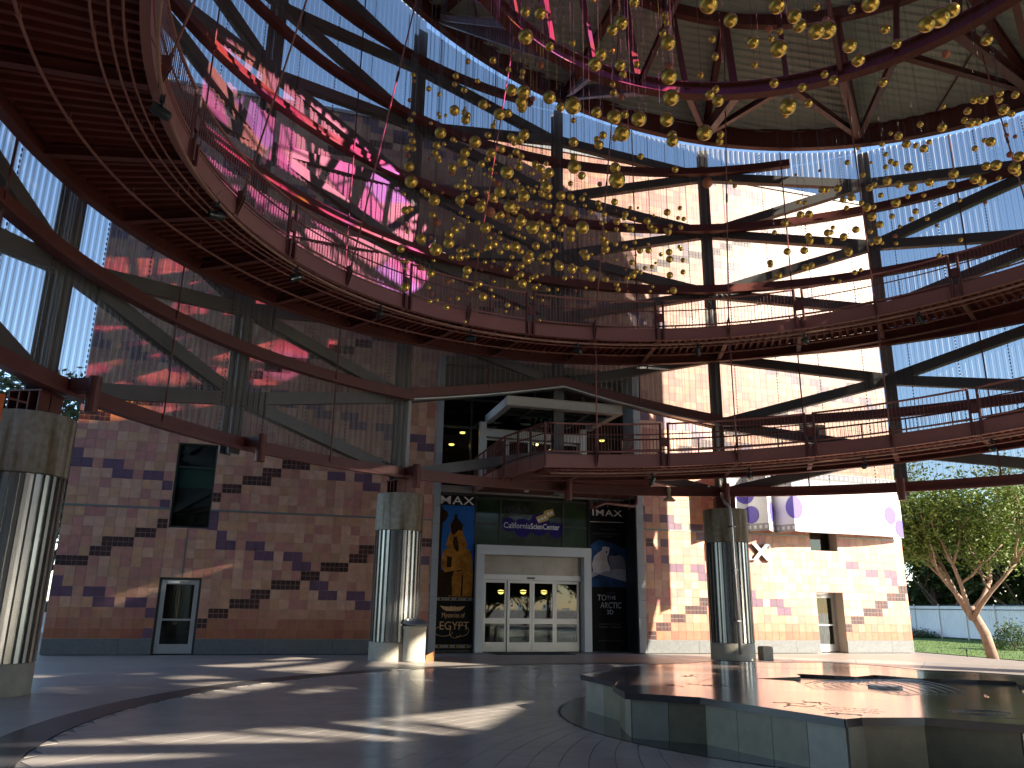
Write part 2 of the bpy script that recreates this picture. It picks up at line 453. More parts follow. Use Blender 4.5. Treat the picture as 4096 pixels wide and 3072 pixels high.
# joints / flashings
fj = MB()
for a, b_ in ((0, 3.07), (4.32, 11.62), (19.74, 27.0), (28.4, XR)): fj.box(a, b_, -0.028, -0.0005, 4.425, 4.485)
fj.box(3.66, 3.70, -0.026, -0.0005, 2.33, 3.84); fj.box(0, 11.62, -0.02, -0.0005, 11.95, 11.99); fj.box(19.74, XR, -0.02, -0.0005, 11.95, 11.99)
P(fj.obj('joint_flashing', mat('grey_green_flashing', (0.16, 0.18, 0.165), 0.4, 0.4, 0.1, 2)))
# tiles
def tile_kind(c, r):
    if (c - 2.5*r - 11.6) % 67.0 < (3.0 if r % 2 == 0 else 2.0): return 'mosaic'
    s_ = (c + 4*r - 16) % 52
    if s_ in (0, 1, 3, 4): return 'purple'
    return 'plain'
MOS = {(7,0),(7,1),(7,2),(8,3),(8,4),(9,4),(9,5),(9,6),(10,7),(10,8),(11,9),(5,21),(5,22),(5,23),(6,24),(6,25),(7,26),(7,27),(7,28),(8,29),(8,30),(9,30),(9,31),(10,32),(10,33),
       (4,19),(4,20),(3,17),(3,18),(3,19),(2,15),(2,16),(1,14),(14,14),(15,15),(15,16),(16,17),(16,18),(16,19),(17,19),(17,20),(18,21),(18,22),(18,23),(20,0),(20,1),(20,2),(21,3),(21,4)}
PUR = {(5,0),(4,0),(4,1),(4,3),(4,4),(3,4),(3,5),(3,7),(3,8),(2,9),(0,9),(17,0),(17,1),(18,0),(17,3),(17,4),(16,4),(16,5),(16,7),(16,8),(15,9),(13,9),(9,15),(9,16),(9,18),(9,19),(8,19),(8,20),(8,22),(8,23),
       (7,23),(7,24),(5,25),(5,26),(17,26),(17,27),(16,30),(16,31),(17,29),(17,30),(12,14),(10,15),(11,14),(4,26),(4,27),(4,29),(4,30),(3,30),(3,31)}
def kind_of(c, r):
    if c < 34 and r < 20:
        if (r, c) in MOS: return 'mosaic'
        if (r, c) in PUR: return 'purple'
        return 'plain'
    if c >= 64 and r < 12:
        d = c - 65
        m0 = {0:(0,), 1:(1,2), 2:(3,4), 3:(5,6,7), 4:(7,8), 5:(9,10,11), 11:(0,), 12:(0,), 13:(1,2), 14:(3,4), 15:(5,6,7)}
        if d in m0.get(r, ()): return 'mosaic'
        e = c - 93
        m1 = {1:(0,), 2:(1,2), 3:(3,4,5), 4:(5,6), 5:(7,8,9), 6:(9,10)}
        if e in m1.get(r, ()): return 'mosaic'
        if (r, d) in {(11,2),(9,0),(9,2),(8,3),(8,4),(8,6),(8,7),(7,7),(7,8),(5,11),(5,13),(5,14),(4,14),(4,15),(4,17),(4,18),(3,18),(3,19),(9,29),(9,30),(8,32),(8,33),(8,35),(8,36),(7,36)}: return 'purple'
        return 'plain'
    return tile_kind(c, r)
rt = random.Random(11)
def tile_color(c, r, k):
    if k == 'purple': b_ = (0.12, 0.058, 0.088)
    elif k == 'mosaic': b_ = (0.045, 0.010, 0.007)
    else:
        b_ = rt.choice(((0.50,0.25,0.155),(0.54,0.29,0.18),(0.45,0.195,0.13),(0.49,0.255,0.135),(0.45,0.185,0.14),(0.55,0.30,0.195)))
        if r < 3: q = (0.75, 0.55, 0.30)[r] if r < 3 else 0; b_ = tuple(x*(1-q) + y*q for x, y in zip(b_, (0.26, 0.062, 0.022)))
    f = rt.uniform(0.88, 1.12); return tuple(x*f for x in b_)
def in_open(x0, x1, z0, z1):
    for h in openings:
        if x0 < h[1]-0.04 and x1 > h[0]+0.04 and z0 < h[3]-0.04 and z1 > h[2]+0.04: return True
    return False
G2 = 0.004
field = MB(); fcols = []
def add_tile(mb, x0, x1, z0, z1, y): mb.box(x0, x1, y, -0.0005, z0, z1)
unit = MB(); unit.box(G2-T/2, T/2-G2, -0.012, -0.0005, G2-T/2, T/2-G2); unit_me = unit.mesh('tile', TILE_O)
mo = MB()
for a in (0, 1):
    for b_ in (0, 1): mo.box(-T/2+0.008+a*T/2, -T/2+T/2-0.006+a*T/2, -0.012, -0.0005, -T/2+0.008+b_*T/2, -T/2+T/2-0.006+b_*T/2)
mos_me = mo.mesh('mosaic_tile', TILE_O)
nt_single = 0
ncol = int(XR/T)+1; nrow = int((TOP-Z0)/T)
for r in range(nrow):
    for c in range(ncol):
        x0, x1 = c*T, min((c+1)*T, XR); z0, z1 = Z0 + r*T, Z0 + (r+1)*T
        if x1 - x0 < 0.05: continue
        segs = [(x0, x1, z0, z1)]
        # clip against the openings (cut tiles at their edges)
        for h in openings:
            ns = []
            for a, b_, u, v in segs:
                if a < h[1] and b_ > h[0] and u < h[3] and v > h[2]:
                    if a < h[0]: ns.append((a, h[0], u, v))
                    if b_ > h[1]: ns.append((h[1], b_, u, v))
                    aa, bb = max(a, h[0]), min(b_, h[1])
                    if u < h[2]: ns.append((aa, bb, u, h[2]))
                    if v > h[3]: ns.append((aa, bb, h[3], v))
                else: ns.append((a, b_, u, v))
            segs = ns
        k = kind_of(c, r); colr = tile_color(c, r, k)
        whole = len(segs) == 1 and abs((segs[0][1]-segs[0][0]) - T) < 1e-4 and abs((segs[0][3]-segs[0][2]) - T) < 1e-4
        if whole and nt_single < 295 and c < 26 and r < 13:
            o = bpy.data.objects.new('mosaic_tile' if k == 'mosaic' else 'tile', mos_me if k == 'mosaic' else unit_me); COL.objects.link(o)
            o.location = (x0 + T/2, rt.uniform(-0.0015, 0.0), z0 + T/2); o.color = (*colr, 1); o.parent = bld
            o.matrix_parent_inverse = Matrix.Translation(bld.location).inverted(); nt_single += 1
        else:
            for a, b_, u, v in segs:
                if b_-a < 0.02 or v-u < 0.02: continue
                y = -0.012 + rt.uniform(-0.0015, 0)
                if k == 'mosaic' and b_-a > 0.2 and v-u > 0.2:
                    for p in (0, 1):
                        for q in (0, 1):
                            f = rt.uniform(0.6, 1.9); cc = tuple(t*f for t in colr)
                            add_tile(field, a+0.008+p*(b_-a)/2, a+(p+1)*(b_-a)/2-0.006, u+0.008+q*(v-u)/2, u+(q+1)*(v-u)/2-0.006, y); fcols.append(cc)
                else:
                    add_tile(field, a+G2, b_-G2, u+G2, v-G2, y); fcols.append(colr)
me = field.mesh('tile_field', TILE_A, fix=False)
ca = me.color_attributes.new('tile_color', 'FLOAT_COLOR', 'CORNER')
buf = []
for cc in fcols: buf += [*cc, 1.0]*24
ca.data.foreach_set('color', buf)
o = bpy.data.objects.new('tile_field', me); COL.objects.link(o); o['kind'] = 'stuff'; P(o)

# ---- openings: doors and windows
def frame_rect(mb, x0, x1, z0, z1, y0, y1, t, bottom=True):
    mb.box(x0, x0+t, y0, y1, z0, z1); mb.box(x1-t, x1, y0, y1, z0, z1); mb.box(x0+t, x1-t, y0, y1, z1-t, z1)
    if bottom: mb.box(x0+t, x1-t, y0, y1, z0, z0+t)
def service_door(x0, x1, z1, y, dark, curtain):
    d = MB(); frame_rect(d, x0+0.002, x1-0.002, 0.004, z1-0.002, y-0.03, y+0.12, 0.07, False)
    root = d.obj('door', DARKFR if dark else ALU); P(root)
    lf = MB(); a, b_, u, v = x0+0.075, x1-0.075, 0.02, z1-0.077
    frame_rect(lf, a, b_, u, v, y, y+0.05, 0.13); lf.box(a+0.13, b_-0.13, y, y+0.05, u+0.13, u+0.28); lf.box(a+0.13, b_-0.13, y+0.005, y+0.045, 1.0, 1.06)
    o = lf.obj('door_leaf', ALU); o.parent = root
    gp = MB(); gp.box(a+0.131, b_-0.131, y+0.02, y+0.03, u+0.281, v-0.131)
    o = gp.obj('pane', GLASS); o.parent = root
    hb = MB(); hb.bar((a+0.05, y-0.04, 1.03), (b_-0.05, y-0.04, 1.03), 0.03, 0.05); hb.box(a+0.05, a+0.1, y-0.03, y-0.001, 0.99, 1.07); hb.box(b_-0.1, b_-0.05, y-0.03, y-0.001, 0.99, 1.07)
    o = hb.obj('push_bar', ALU); o.parent = root
    cl = MB(); cl.box(a+0.18, a+0.52, y-0.05, y-0.002, v-0.10, v-0.02); cl.bar((a+0.5, y-0.03, v-0.03), (a+0.75, y-0.06, v-0.01), 0.02, 0.02)
    o = cl.obj('door_closer', WHITE); o.parent = root
    bk = MB()
    if curtain:
        n_ = 26
        for k in range(n_):
            xa = a + (b_-a)*k/n_; xb = a + (b_-a)*(k+1)/n_; ya = y+0.25+0.03*(k % 2); yb = y+0.25+0.03*((k+1) % 2)
            bk.face([(xa, ya, 0.05), (xb, yb, 0.05), (xb, yb, v), (xa, ya, v)])
        o = bk.obj('curtain', mat('olive_curtain', (0.20, 0.185, 0.10), 0.9, 0, 0.15, 3), fix=False)
    else:
        bk.box(a-0.07, b_+0.07, y+0.5, y+0.55, 0.004, z1-0.01); o = bk.obj('inner_wall', INTER)
    o.parent = root
service_door(3.03, 4.28, 2.31, 0.06, True, False)
service_door(27.12, 28.36, 2.28, 0.48, False, True)
TEAL = mat('teal_blind', (0.13, 0.36, 0.32), 0.6, 0, 0.06, 2)
def window(x0, x1, z0, z1, y, bars, blind):
    f_ = MB(); frame_rect(f_, x0+0.002, x1-0.002, z0+0.002, z1-0.002, y-0.04, y+0.08, 0.05)
    for zb in bars: f_.box(x0+0.052, x1-0.052, y-0.03, y+0.06, zb-0.025, zb+0.025)
    root = f_.obj('window', DARKFR); P(root)
    gp = MB(); gp.box(x0+0.05, x1-0.05, y+0.01, y+0.02, z0+0.05, z1-0.05)
    o = gp.obj('pane', GLASS if not blind else GLASSG); o.parent = root
    bk = MB(); bk.box(x0-0.05, x1+0.05, y+0.12, y+0.16, z0, z1)
    o = bk.obj('blind' if blind else 'inner_wall', TEAL if blind else INTER); o.parent = root
    if blind is None: pass
    return root
wl_ = window(3.08, 4.31, 3.86, 6.62, 0.12, (5.84,), False)
bb = MB(); bb.box(3.14, 4.25, 0.155, 0.17, 5.17, 5.815); o = bb.obj('blind', TEAL); o.parent = wl_
for a, b_, u, v in ((27.05, 28.32, 3.90, 5.30), (27.05, 28.28, 6.4, 7.25), (27.0, 28.27, 8.3, 9.14)): window(a, b_, u, v, 0.5, (), True)

# ---- entrance recess
EY = 0.95
k_ = (27.6526 + EY)/27.6526
def ex(x): return 6.4634 + (x - 6.4634)*k_
def ez(z): return 1.5918 + (z - 1.5918)*k_
# grey panel trims each side, in panels
for a, b_ in ((11.645, 11.885), (19.43, 19.715)):
    z = 0.0; i = 0
    while z < 10.5:
        e = min(z + 0.62, 10.53)
        s_ = MB(); s_.box(a, b_, -0.05, EY, z+0.004, e-0.004); P(s_.obj('trim_panel', STONE_G)); z = e
hd = MB(); hd.box(11.9, 19.42, EY+0.1, EY+0.16, 5.62, 5.72); hd.box(11.9, 19.42, EY+0.0, EY+0.2, 10.3, 10.54)
# dark interior room
rm = MB()
rm.box(11.0, 20.4, 9.0, 9.1, 0, 10.6); rm.box(11.0, 11.1, 1.2, 8.998, 0, 10.6); rm.box(20.3, 20.4, 1.2, 8.998, 0, 10.6)
rm.box(11.102, 20.298, 1.2, 8.998, 5.45, 5.6); rm.box(11.102, 20.298, 1.2, 8.998, 10.5, 10.6); rm.box(11.102, 20.298, 1.2, 8.998, -0.01, 0.004)
P(rm.obj('interior', INTER))
# slot walls behind posters
sw = MB(); sw.box(11.89, ex(13.2), EY, EY+0.2, 0, 5.6); sw.box(ex(17.52), 19.43, EY, EY+0.2, 0, 5.6)
sw.box(19.39, 19.428, 0.0, EY-0.002, 0, 5.6)
P(sw.obj('poster_wall', BLACK))
# white portal
x0, x1 = ex(13.21), ex(17.5); zt = ez(3.65)
pf = MB(); pf.box(x0, x0+0.29, EY-0.25, EY+0.25, 0, zt-0.34); pf.box(x1-0.29, x1, EY-0.25, EY+0.25, 0, zt-0.34); pf.box(x0, x1, EY-0.27, EY+0.25, zt-0.338, zt)
portal = pf.obj('entrance_portal', WHITE); P(portal)
ip = MB(); ip.box(x0+0.29, x1-0.29, EY+0.08, EY+0.12, ez(2.66), zt-0.34)
TAN = mat('tan_reflective_panel', (0.42, 0.35, 0.29), 0.16, 0.25, 0.25, 1.2)
o = ip.obj('transom_panel', TAN); o.parent = portal
oh = MB(); oh.box(x0+0.29, x1-0.29, EY-0.02, EY+0.16, ez(2.48), ez(2.66)-0.003); o = oh.obj('door_header', ALU); o.parent = portal
se = MB(); se.box(15.42, 15.72, EY-0.05, EY-0.021, ez(2.52), ez(2.58)); o = se.obj('motion_sensor', BLACK); o.parent = portal
leaf = [(13.55, 14.42), (14.42, 15.33), (15.335, 16.19), (16.19, 17.14)]
for i, (a, b_) in enumerate(leaf):
    a, b_ = ex(a)+0.004, ex(b_)-0.004; yo = EY + (0.02 if i in (1, 2) else 0.08); zt2 = ez(2.47)
    d = MB(); t = 0.085
    d.box(a, a+t, yo, yo+0.045, 0.01, zt2); d.box(b_-t, b_, yo, yo+0.045, 0.01, zt2); d.box(a+t, b_-t, yo, yo+0.045, zt2-0.1, zt2)
    d.box(a+t, b_-t, yo, yo+0.045, 0.01, 0.33); d.box(a+t, b_-t, yo, yo+0.045, ez(0.99), ez(1.17))
    root = d.obj('sliding_door', ALU); P(root)
    for u, v in ((0.33, ez(0.99)), (ez(1.17), zt2-0.1)):
        gpl = MB(); gpl.box(a+t, b_-t, yo+0.018, yo+0.026, u, v)
        o = gpl.obj('pane', GLASS); o.parent = root
    if i in (1, 2):
        st = MB(); xs = (b_-0.52) if i == 1 else (a+0.40)
        cx_ = xs + 0.08; zc = ez(1.45)
        st.wprism([(cx_-0.08, zc), (cx_+0.08, zc), (cx_+0.08, zc+0.13)] + [(cx_+0.08*cos(t2), zc+0.13+0.1*sin(t2)) for t2 in (0.5, 1.1, 1.57, 2.1, 2.6)] + [(cx_-0.08, zc+0.13)], yo+0.012, yo+0.016)
        o = st.obj('window_sticker', mat('pale_sticker', (0.55, 0.72, 0.68), 0.6, 0, 0.05, 3)); o.parent = root
        s3 = MB(); s3.wprism([(cx_+0.035*cos(2*pi*q/10), zc+0.14+0.045*sin(2*pi*q/10)) for q in range(10)] + [], yo+0.009, yo+0.0115)
        s3.wprism([(cx_-0.015, zc+0.18), (cx_+0.015, zc+0.18), (cx_, zc+0.215)], yo+0.009, yo+0.0114)
        o = s3.obj('sticker_mark', BLACK); o.parent = root
        xs2 = a+0.12 if i == 1 else b_-0.21
        for q in (0, 1):
            s2 = MB(); s2.box(xs2, xs2+0.09, yo+0.012, yo+0.016, ez(1.55)+0.15*q, ez(1.55)+0.15*q+0.1)
            o = s2.obj('notice', WHITE); o.parent = root
            for rr_ in range(3):
                s5 = MB(); s5.box(xs2+0.015, xs2+0.075-0.02*(rr_ % 2), yo+0.0095, yo+0.0118, ez(1.55)+0.15*q+0.02+0.024*rr_, ez(1.55)+0.15*q+0.032+0.024*rr_)
                o2 = s5.obj('notice_line', BLACK); o2.parent = root
    if i == 3:
        s2 = MB(); s2.box(a+0.33, a+0.57, yo+0.012, yo+0.016, ez(1.44), ez(1.44)+0.1)
        o = s2.obj('push_notice', WHITE); o.parent = root
# green glass band with mullions
GB = mat('green_glass_panel', (0.022, 0.05, 0.022), 0.14, 0.0, 0.75, 1.1, 0.12, 3.0)
gx = [13.2, 14.12, 16.53, 17.52]; gz = [3.66, 4.42, 5.34]
for i in range(3):
    for j2 in range(2):
        if i == 1 and j2 == 1: continue
        za, zb = (gz[j2], gz[j2+1]) if i != 1 else (gz[0], gz[2])
        q = MB(); q.box(ex(gx[i])+0.03, ex(gx[i+1])-0.03, EY+0.1, EY+0.12, ez(za)+0.03, ez(zb)-0.03); P(q.obj('glass_panel', GB))
ml = MB()
for xg in gx: ml.box(ex(xg)-0.03, ex(xg)+0.03, EY+0.05, EY+0.14, ez(3.66)+0.002, ez(5.36))
for i in (0, 2): ml.box(ex(gx[i])+0.03, ex(gx[i+1])-0.03, EY+0.06, EY+0.139, ez(4.42)-0.03, ez(4.42)+0.03)
for i in (0, 1, 2): ml.box(ex(gx[i])+0.03, ex(gx[i+1])-0.03, EY+0.06, EY+0.139, ez(3.66)+0.003, ez(3.66)+0.03); ml.box(ex(gx[i])+0.03, ex(gx[i+1])-0.03, EY+0.06, EY+0.139, ez(5.34)-0.03, ez(5.36))
P(ml.obj('mullion', DARKFR))
sp = MB(); sp.box(11.89, 19.42, EY-0.01, EY+0.2, 5.602, 5.85); P(sp.obj('spandrel', STONE_G))
# upper glazing
for i, (a, b_) in enumerate(((11.89, 13.15), (13.15, 15.7), (15.7, 17.7), (17.7, 19.42))):
    for za, zb in ((5.85, 8.1), (8.1, 9.2), (9.2, 10.5)):
        if i in (1, 2) and za < 8: continue
        q = MB(); q.box(a+0.03, b_-0.03, EY+0.1, EY+0.115, za+0.03, zb-0.03)
        P(q.obj('upper_pane', GLASSG if za > 8.05 else GLASS))
ml = MB()
for a in (11.89, 13.15, 15.7, 17.7, 19.36): ml.box(a-0.0, a+0.06, EY+0.04, EY+0.16, 5.852, 10.298)
for za in (8.1, 9.2): ml.box(11.951, 19.36, EY+0.05, EY+0.155, za-0.04, za+0.04)
P(ml.obj('upper_mullion', DARKFR)); 
# greenish inner screen behind the top panes
gs = MB(); gs.box(11.95, 19.36, EY+0.6, EY+0.65, 8.9, 10.5); P(gs.obj('inner_screen', mat('green_screen', (0.10, 0.24, 0.19), 0.6, 0, 0.5, 2.5)))
# white canopy frame of the upper door
def canopy():
    yo = -2.0
    q = MB()
    q.box(13.69, 18.03, yo-0.12, yo+0.12, 8.32, 8.60)
    q.box(13.69, 18.03, yo-0.17, yo+0.17, 8.29, 8.318); q.box(13.69, 18.03, yo-0.17, yo+0.17, 8.602, 8.625)
    for xx in (13.69, 17.79): q.box(xx, xx+0.24, yo+0.172, EY, 8.30, 8.60)
    for xx in (13.45, 17.5): q.box(xx, xx+0.25, EY-0.25, EY-0.02, 6.0, 8.298)
    q.box(13.702, 17.5, EY-0.24, EY-0.02, 7.75, 8.05)
    root = q.obj('upper_canopy', WHITE); P(root)
    d = MB()
    for xx in (14.75, 15.9, 16.95): d.box(xx, xx+0.12, yo+0.172, EY-0.25, 8.36, 8.5)
    for yy in (-1.2, -0.4): d.box(13.932, 17.788, yy, yy+0.1, 8.37, 8.49)
    o = d.obj('canopy_bar', DARKFR); o.parent = root
    gq = MB(); gq.box(13.932, 17.788, yo+0.172, EY-0.26, 8.52, 8.535); o = gq.obj('canopy_glass', GLASSG); o.parent = root
    # inner door under it
    dd_ = MB()
    for a, b_ in ((13.72, 14.6), (14.6, 15.5), (15.5, 16.4), (16.4, 17.48)):
        dd_.box(a, a+0.06, EY, EY+0.05, 6.0, 7.74); dd_.box(b_-0.06, b_, EY, EY+0.05, 6.0, 7.74); dd_.box(a+0.06, b_-0.06, EY, EY+0.05, 7.66, 7.74)
    o = dd_.obj('upper_door_frame', ALU); o.parent = root
canopy()
# lit lamps seen through the glass
def lamp(name, x, y, z, r, lab):
    q = MB(); q.lathe([(0.001, -r*0.75), (r*0.55, -r*0.62), (r*0.95, -r*0.2), (r, 0.02*r), (r*0.95, 0.05), (r*0.6, r*0.5), (0.001, r*0.62)], 16)
    o = q.obj(name, LAMPY, smooth=True); o.location = (x, y, z); tag(o, lab, 'lamp')
    rd = MB(); rd.tube([(0,0,r*0.6), (0,0,1.6)], 0.012, 6); q2 = rd.obj('lamp_rod', BLACK, o)
    bn = MB(); bn.lathe([(r*1.02, -0.015), (r*1.06, -0.01), (r*1.06, 0.02), (r*1.02, 0.025)], 16); bn.obj('lamp_band', mat('brass_band', (0.3, 0.2, 0.05), 0.4, 0.6, 0), o)
for x, y, z, lab in ((14.92, 2.69, 2.11, 'lit yellow globe lamp seen through the leftmost glass door'), (15.75, 2.45, 2.12, 'lit yellow globe lamp seen through the second glass door'), (16.51, 2.2, 2.12, 'lit yellow globe lamp seen through the third glass door')): lamp('globe_lamp', x, y, z, 0.125, lab)
for i, (x, z, lab) in enumerate(((13.17, 8.2, 'small lit downlight in the dark upper window left of the canopy'), (12.74, 7.69, 'lower lit downlight in the dark upper window at far left'), (16.24, 7.93, 'lit downlight behind the upper doors under the white canopy'), (16.92, 7.73, 'lit downlight low behind the walkway railing under the canopy'), (19.15, 8.3, 'lit downlight in the upper window right of the canopy'))):
    q = MB(); q.lathe([(0.001, -0.03), (0.09, -0.025), (0.11, 0.0), (0.11, 0.03)], 14)
    o = q.obj('downlight', LAMPY, smooth=True); o.location = (x, 2.5, z); tag(o, lab, 'lamp')

# ================================================================== SIGNS AND POSTERS
def flat(name, polys, y, m, parent, th=0.0015):
    q = MB()
    for p in polys: q.wprism([(ex(a), ez(b_)) for a, b_ in p], y - th, y)
    o = q.obj(name, m); keep_parent(o, parent); return o
def disc(cx_, cz, r, n=28, rz=None): return [(cx_ + r*cos(2*pi*k/n), cz + (rz or r)*sin(2*pi*k/n)) for k in range(n)]
SKYB = mat('printed_blue', (0.03, 0.15, 0.52), 0.7, 0, 0.35, 0.5, spec=0.1)
ORANGE = mat('printed_sandstone', (0.42, 0.18, 0.03), 0.7, 0, 0.8, 2.6, spec=0.1)
SHADEB = mat('printed_brown_dark', (0.03, 0.016, 0.006), 0.7, 0, 0.4, 3, spec=0.1)
PRBLK = mat('printed_black', (0.006, 0.006, 0.007), 0.6, 0, 0.1, 2, spec=0.12)
PRWHT = mat('printed_white', (0.85, 0.85, 0.85), 0.5, 0, 0.05, 2)
GOLDP = mat('printed_gold', (0.62, 0.38, 0.17), 0.6, 0, 0.25, 6)
PURP = mat('printed_purple', (0.03, 0.018, 0.15), 0.6, 0, 0.08, 2, spec=0.1)
yb = EY - 0.012
# --- left: seated stone colossus poster
bl = thing('egypt_banner', 'tall poster of an orange stone colossus on blue sky, left of the doors', 'banner', (ex(12.5), yb, 0))
q = MB(); q.box(ex(11.75), ex(13.16), yb, yb+0.01, ez(0.12), ez(5.36)); keep_parent(q.obj('banner_sheet', PRBLK), bl)
flat('printed_sky', [[(11.95, 2.75), (13.14, 2.75), (13.14, 5.0), (11.93, 5.0)]], yb-0.001, SKYB, bl)
flat('printed_ground', [[(11.85, 1.88), (13.16, 1.88), (13.16, 2.74), (11.85, 2.74)]], yb-0.001, SHADEB, bl)
flat('printed_palm', [[(11.86, 2.75), (12.0, 2.75), (11.98, 3.6), (12.0, 4.35), (12.12, 4.5), (12.2, 4.65), (12.14, 4.78), (12.02, 4.84), (11.93, 4.97), (11.86, 4.97)]], yb-0.003, SHADEB, bl)
flat('printed_statue', [[(12.28, 1.88), (12.32, 2.3), (12.48, 2.75), (12.14, 2.68), (12.02, 2.85), (12.02, 3.2), (12.08, 3.45), (12.24, 3.52), (12.14, 3.62), (12.24, 3.95), (12.30, 4.1), (12.26, 4.3), (12.34, 4.42), (12.42, 4.58), (12.40, 4.66), (12.46, 4.70), (12.53, 4.66), (12.52, 4.58), (12.62, 4.46), (12.74, 4.32), (12.72, 4.1), (12.78, 3.95), (12.92, 3.62), (12.84, 3.53), (13.0, 3.46), (13.1, 3.2), (13.12, 2.85), (13.14, 2.7), (13.12, 1.88)]], yb-0.004, ORANGE, bl)
flat('printed_shadow', [[(12.28, 4.3), (12.34, 4.42), (12.42, 4.58), (12.40, 4.66), (12.46, 4.70), (12.53, 4.66), (12.52, 4.58), (12.62, 4.46), (12.74, 4.32), (12.70, 4.12), (12.58, 4.14), (12.48, 4.02), (12.38, 3.95), (12.32, 4.05)], [(12.42, 3.9), (12.52, 3.92), (12.58, 3.7), (12.62, 3.45), (12.55, 3.38), (12.45, 3.5), (12.38, 3.7)], [(12.2, 3.25), (12.38, 3.2), (12.36, 2.86), (12.2, 2.85)], [(12.28, 1.9), (12.3, 2.6), (12.38, 2.62), (12.42, 1.9)], [(12.52, 2.75), (12.8, 2.78), (12.6, 2.7)], [(12.72, 1.9), (12.74, 2.6), (12.79, 2.6), (12.79, 1.9)]], yb-0.006, SHADEB, bl)
BRD = [mat('printed_tan', (0.25, 0.18, 0.09), 0.5, 0, 0.1, 2), mat('printed_lightblue', (0.06, 0.2, 0.45), 0.5, 0, 0.1, 2), PRBLK, mat('printed_green', (0.12, 0.16, 0.08), 0.5, 0, 0.1, 2)]
for zc in (1.79, 0.24):
    flat('printed_border', [[(11.86, zc-0.055), (13.15, zc-0.055), (13.15, zc+0.055), (11.86, zc+0.055)]], yb-0.001, BRD[0], bl)
    for k in range(11):
        xa = 11.88 + k*0.117
        flat('border_patch', [[(xa, zc-0.035), (xa+0.055, zc-0.035), (xa+0.055, zc+0.035), (xa, zc+0.035)]], yb-0.003, BRD[(1, 2, 3, 1, 2)[k % 5]], bl)
text('imax_lettering', 'IMAX', 0.40*k_, (ex(11.70), yb-0.003, ez(5.045)), PRWHT, bl, width=(13.09-11.70)*k_, bold=0.004, space=1.12)
text('mysteries_lettering', 'Mysteries of', 0.24, (ex(12.08), yb-0.003, ez(1.18)), GOLDP, bl, width=0.80*k_, shear=0.05)
text('egypt_lettering', 'EGYPT', 0.40, (ex(12.0), yb-0.003, ez(0.78)), GOLDP, bl, width=1.02*k_, bold=-0.002)
fl_ = MB()
for cxx, czz, rx, rz, t0, t1 in ((12.17, 0.73, 0.32, 0.16, 1.9, 6.1), (12.72, 0.75, 0.33, 0.19, -1.9, 2.0), (12.58, 0.68, 0.2, 0.17, 2.4, 6.0)):
    pts = [(ex(cxx + rx*cos(t)), yb-0.004, ez(czz + rz*sin(t))) for t in frange(t0, t1, 0.2)]
    fl_.tube(pts, 0.008, 5)
keep_parent(fl_.obj('flourish', GOLDP), bl)
flat('winged_emblem', [[(12.02, 1.56), (12.12, 1.46), (12.22, 1.40), (12.44, 1.39), (12.46, 1.42), (12.48, 1.39), (12.7, 1.40), (12.8, 1.46), (12.9, 1.56), (12.7, 1.54), (12.56, 1.53), (12.53, 1.57), (12.46, 1.53), (12.40, 1.57), (12.36, 1.53), (12.2, 1.54)]], yb-0.002, GOLDP, bl)
# --- right: polar bear poster
br = thing('arctic_banner', 'tall black poster of white polar bears with chalk lettering, right of the doors', 'banner', (ex(18.3), yb, 0))
q = MB(); q.box(ex(17.56), ex(19.0), yb, yb+0.01, ez(0.08), ez(5.36)); keep_parent(q.obj('banner_sheet', PRBLK), br)
text('imax_lettering', 'IMAX', 0.33*k_, (ex(17.63), yb-0.003, ez(4.885)), PRWHT, br, width=1.2*k_, bold=0.004, space=1.12)
flat('printed_rule', [[(17.56, 4.64), (18.97, 4.66), (18.97, 4.675), (17.56, 4.655)]], yb-0.001, PRWHT, br)
NIGHT = mat('printed_night_blue', (0.025, 0.075, 0.18), 0.6, 0, 0.9, 1.4, spec=0.1)
ICE = mat('printed_ice', (0.30, 0.33, 0.38), 0.5, 0, 0.35, 2.2)
FUR = mat('printed_fur', (0.6, 0.59, 0.6), 0.5, 0, 0.22, 4)
FURD = mat('printed_fur_shade', (0.15, 0.15, 0.17), 0.5, 0, 0.25, 4)
flat('printed_sky', [[(17.57, 2.3), (18.98, 2.3), (18.98, 3.7), (18.4, 3.9), (17.9, 4.0), (17.57, 3.8)]], yb-0.001, NIGHT, br)
flat('printed_ice_floe', [[(17.58, 2.62), (17.9, 2.75), (18.3, 2.66), (18.98, 2.5), (18.98, 2.98), (18.5, 2.98), (18.2, 2.85), (17.6, 2.85)]], yb-0.003, ICE, br)
flat('printed_bear', [[(17.66, 2.84), (17.62, 3.1), (17.70, 3.38), (17.86, 3.52), (18.02, 3.62), (18.03, 3.72), (18.08, 3.75), (18.2, 3.75), (18.28, 3.74), (18.32, 3.71), (18.3, 3.58), (18.27, 3.46), (18.22, 3.4), (18.24, 3.2), (18.33, 3.0), (18.32, 2.88), (18.1, 2.85), (17.9, 2.78)]], yb-0.0045, FUR, br)
flat('printed_cub', [[(18.36, 2.9), (18.33, 3.12), (18.27, 3.3), (18.3, 3.42), (18.42, 3.44), (18.55, 3.42), (18.7, 3.46), (18.85, 3.4), (18.95, 3.2), (18.97, 2.95), (18.6, 2.96)]], yb-0.004, FURD, br)
flat('printed_bear_face', [disc(18.2, 3.56, 0.03, 10, 0.045), disc(18.12, 3.66, 0.012, 8), disc(18.22, 3.67, 0.012, 8)], yb-0.0065, PRBLK, br)
CHALK = mat('printed_chalk', (0.5, 0.58, 0.64), 0.6, 0, 0.4, 8)
DIM = mat('printed_dim_grey', (0.10, 0.10, 0.105), 0.6, 0, 0.1, 8)
text('credit_line', 'AN IMAX FILM BY', 0.06, (ex(18.25), yb-0.002, ez(4.36)), DIM, br, align='CENTER', width=0.62)
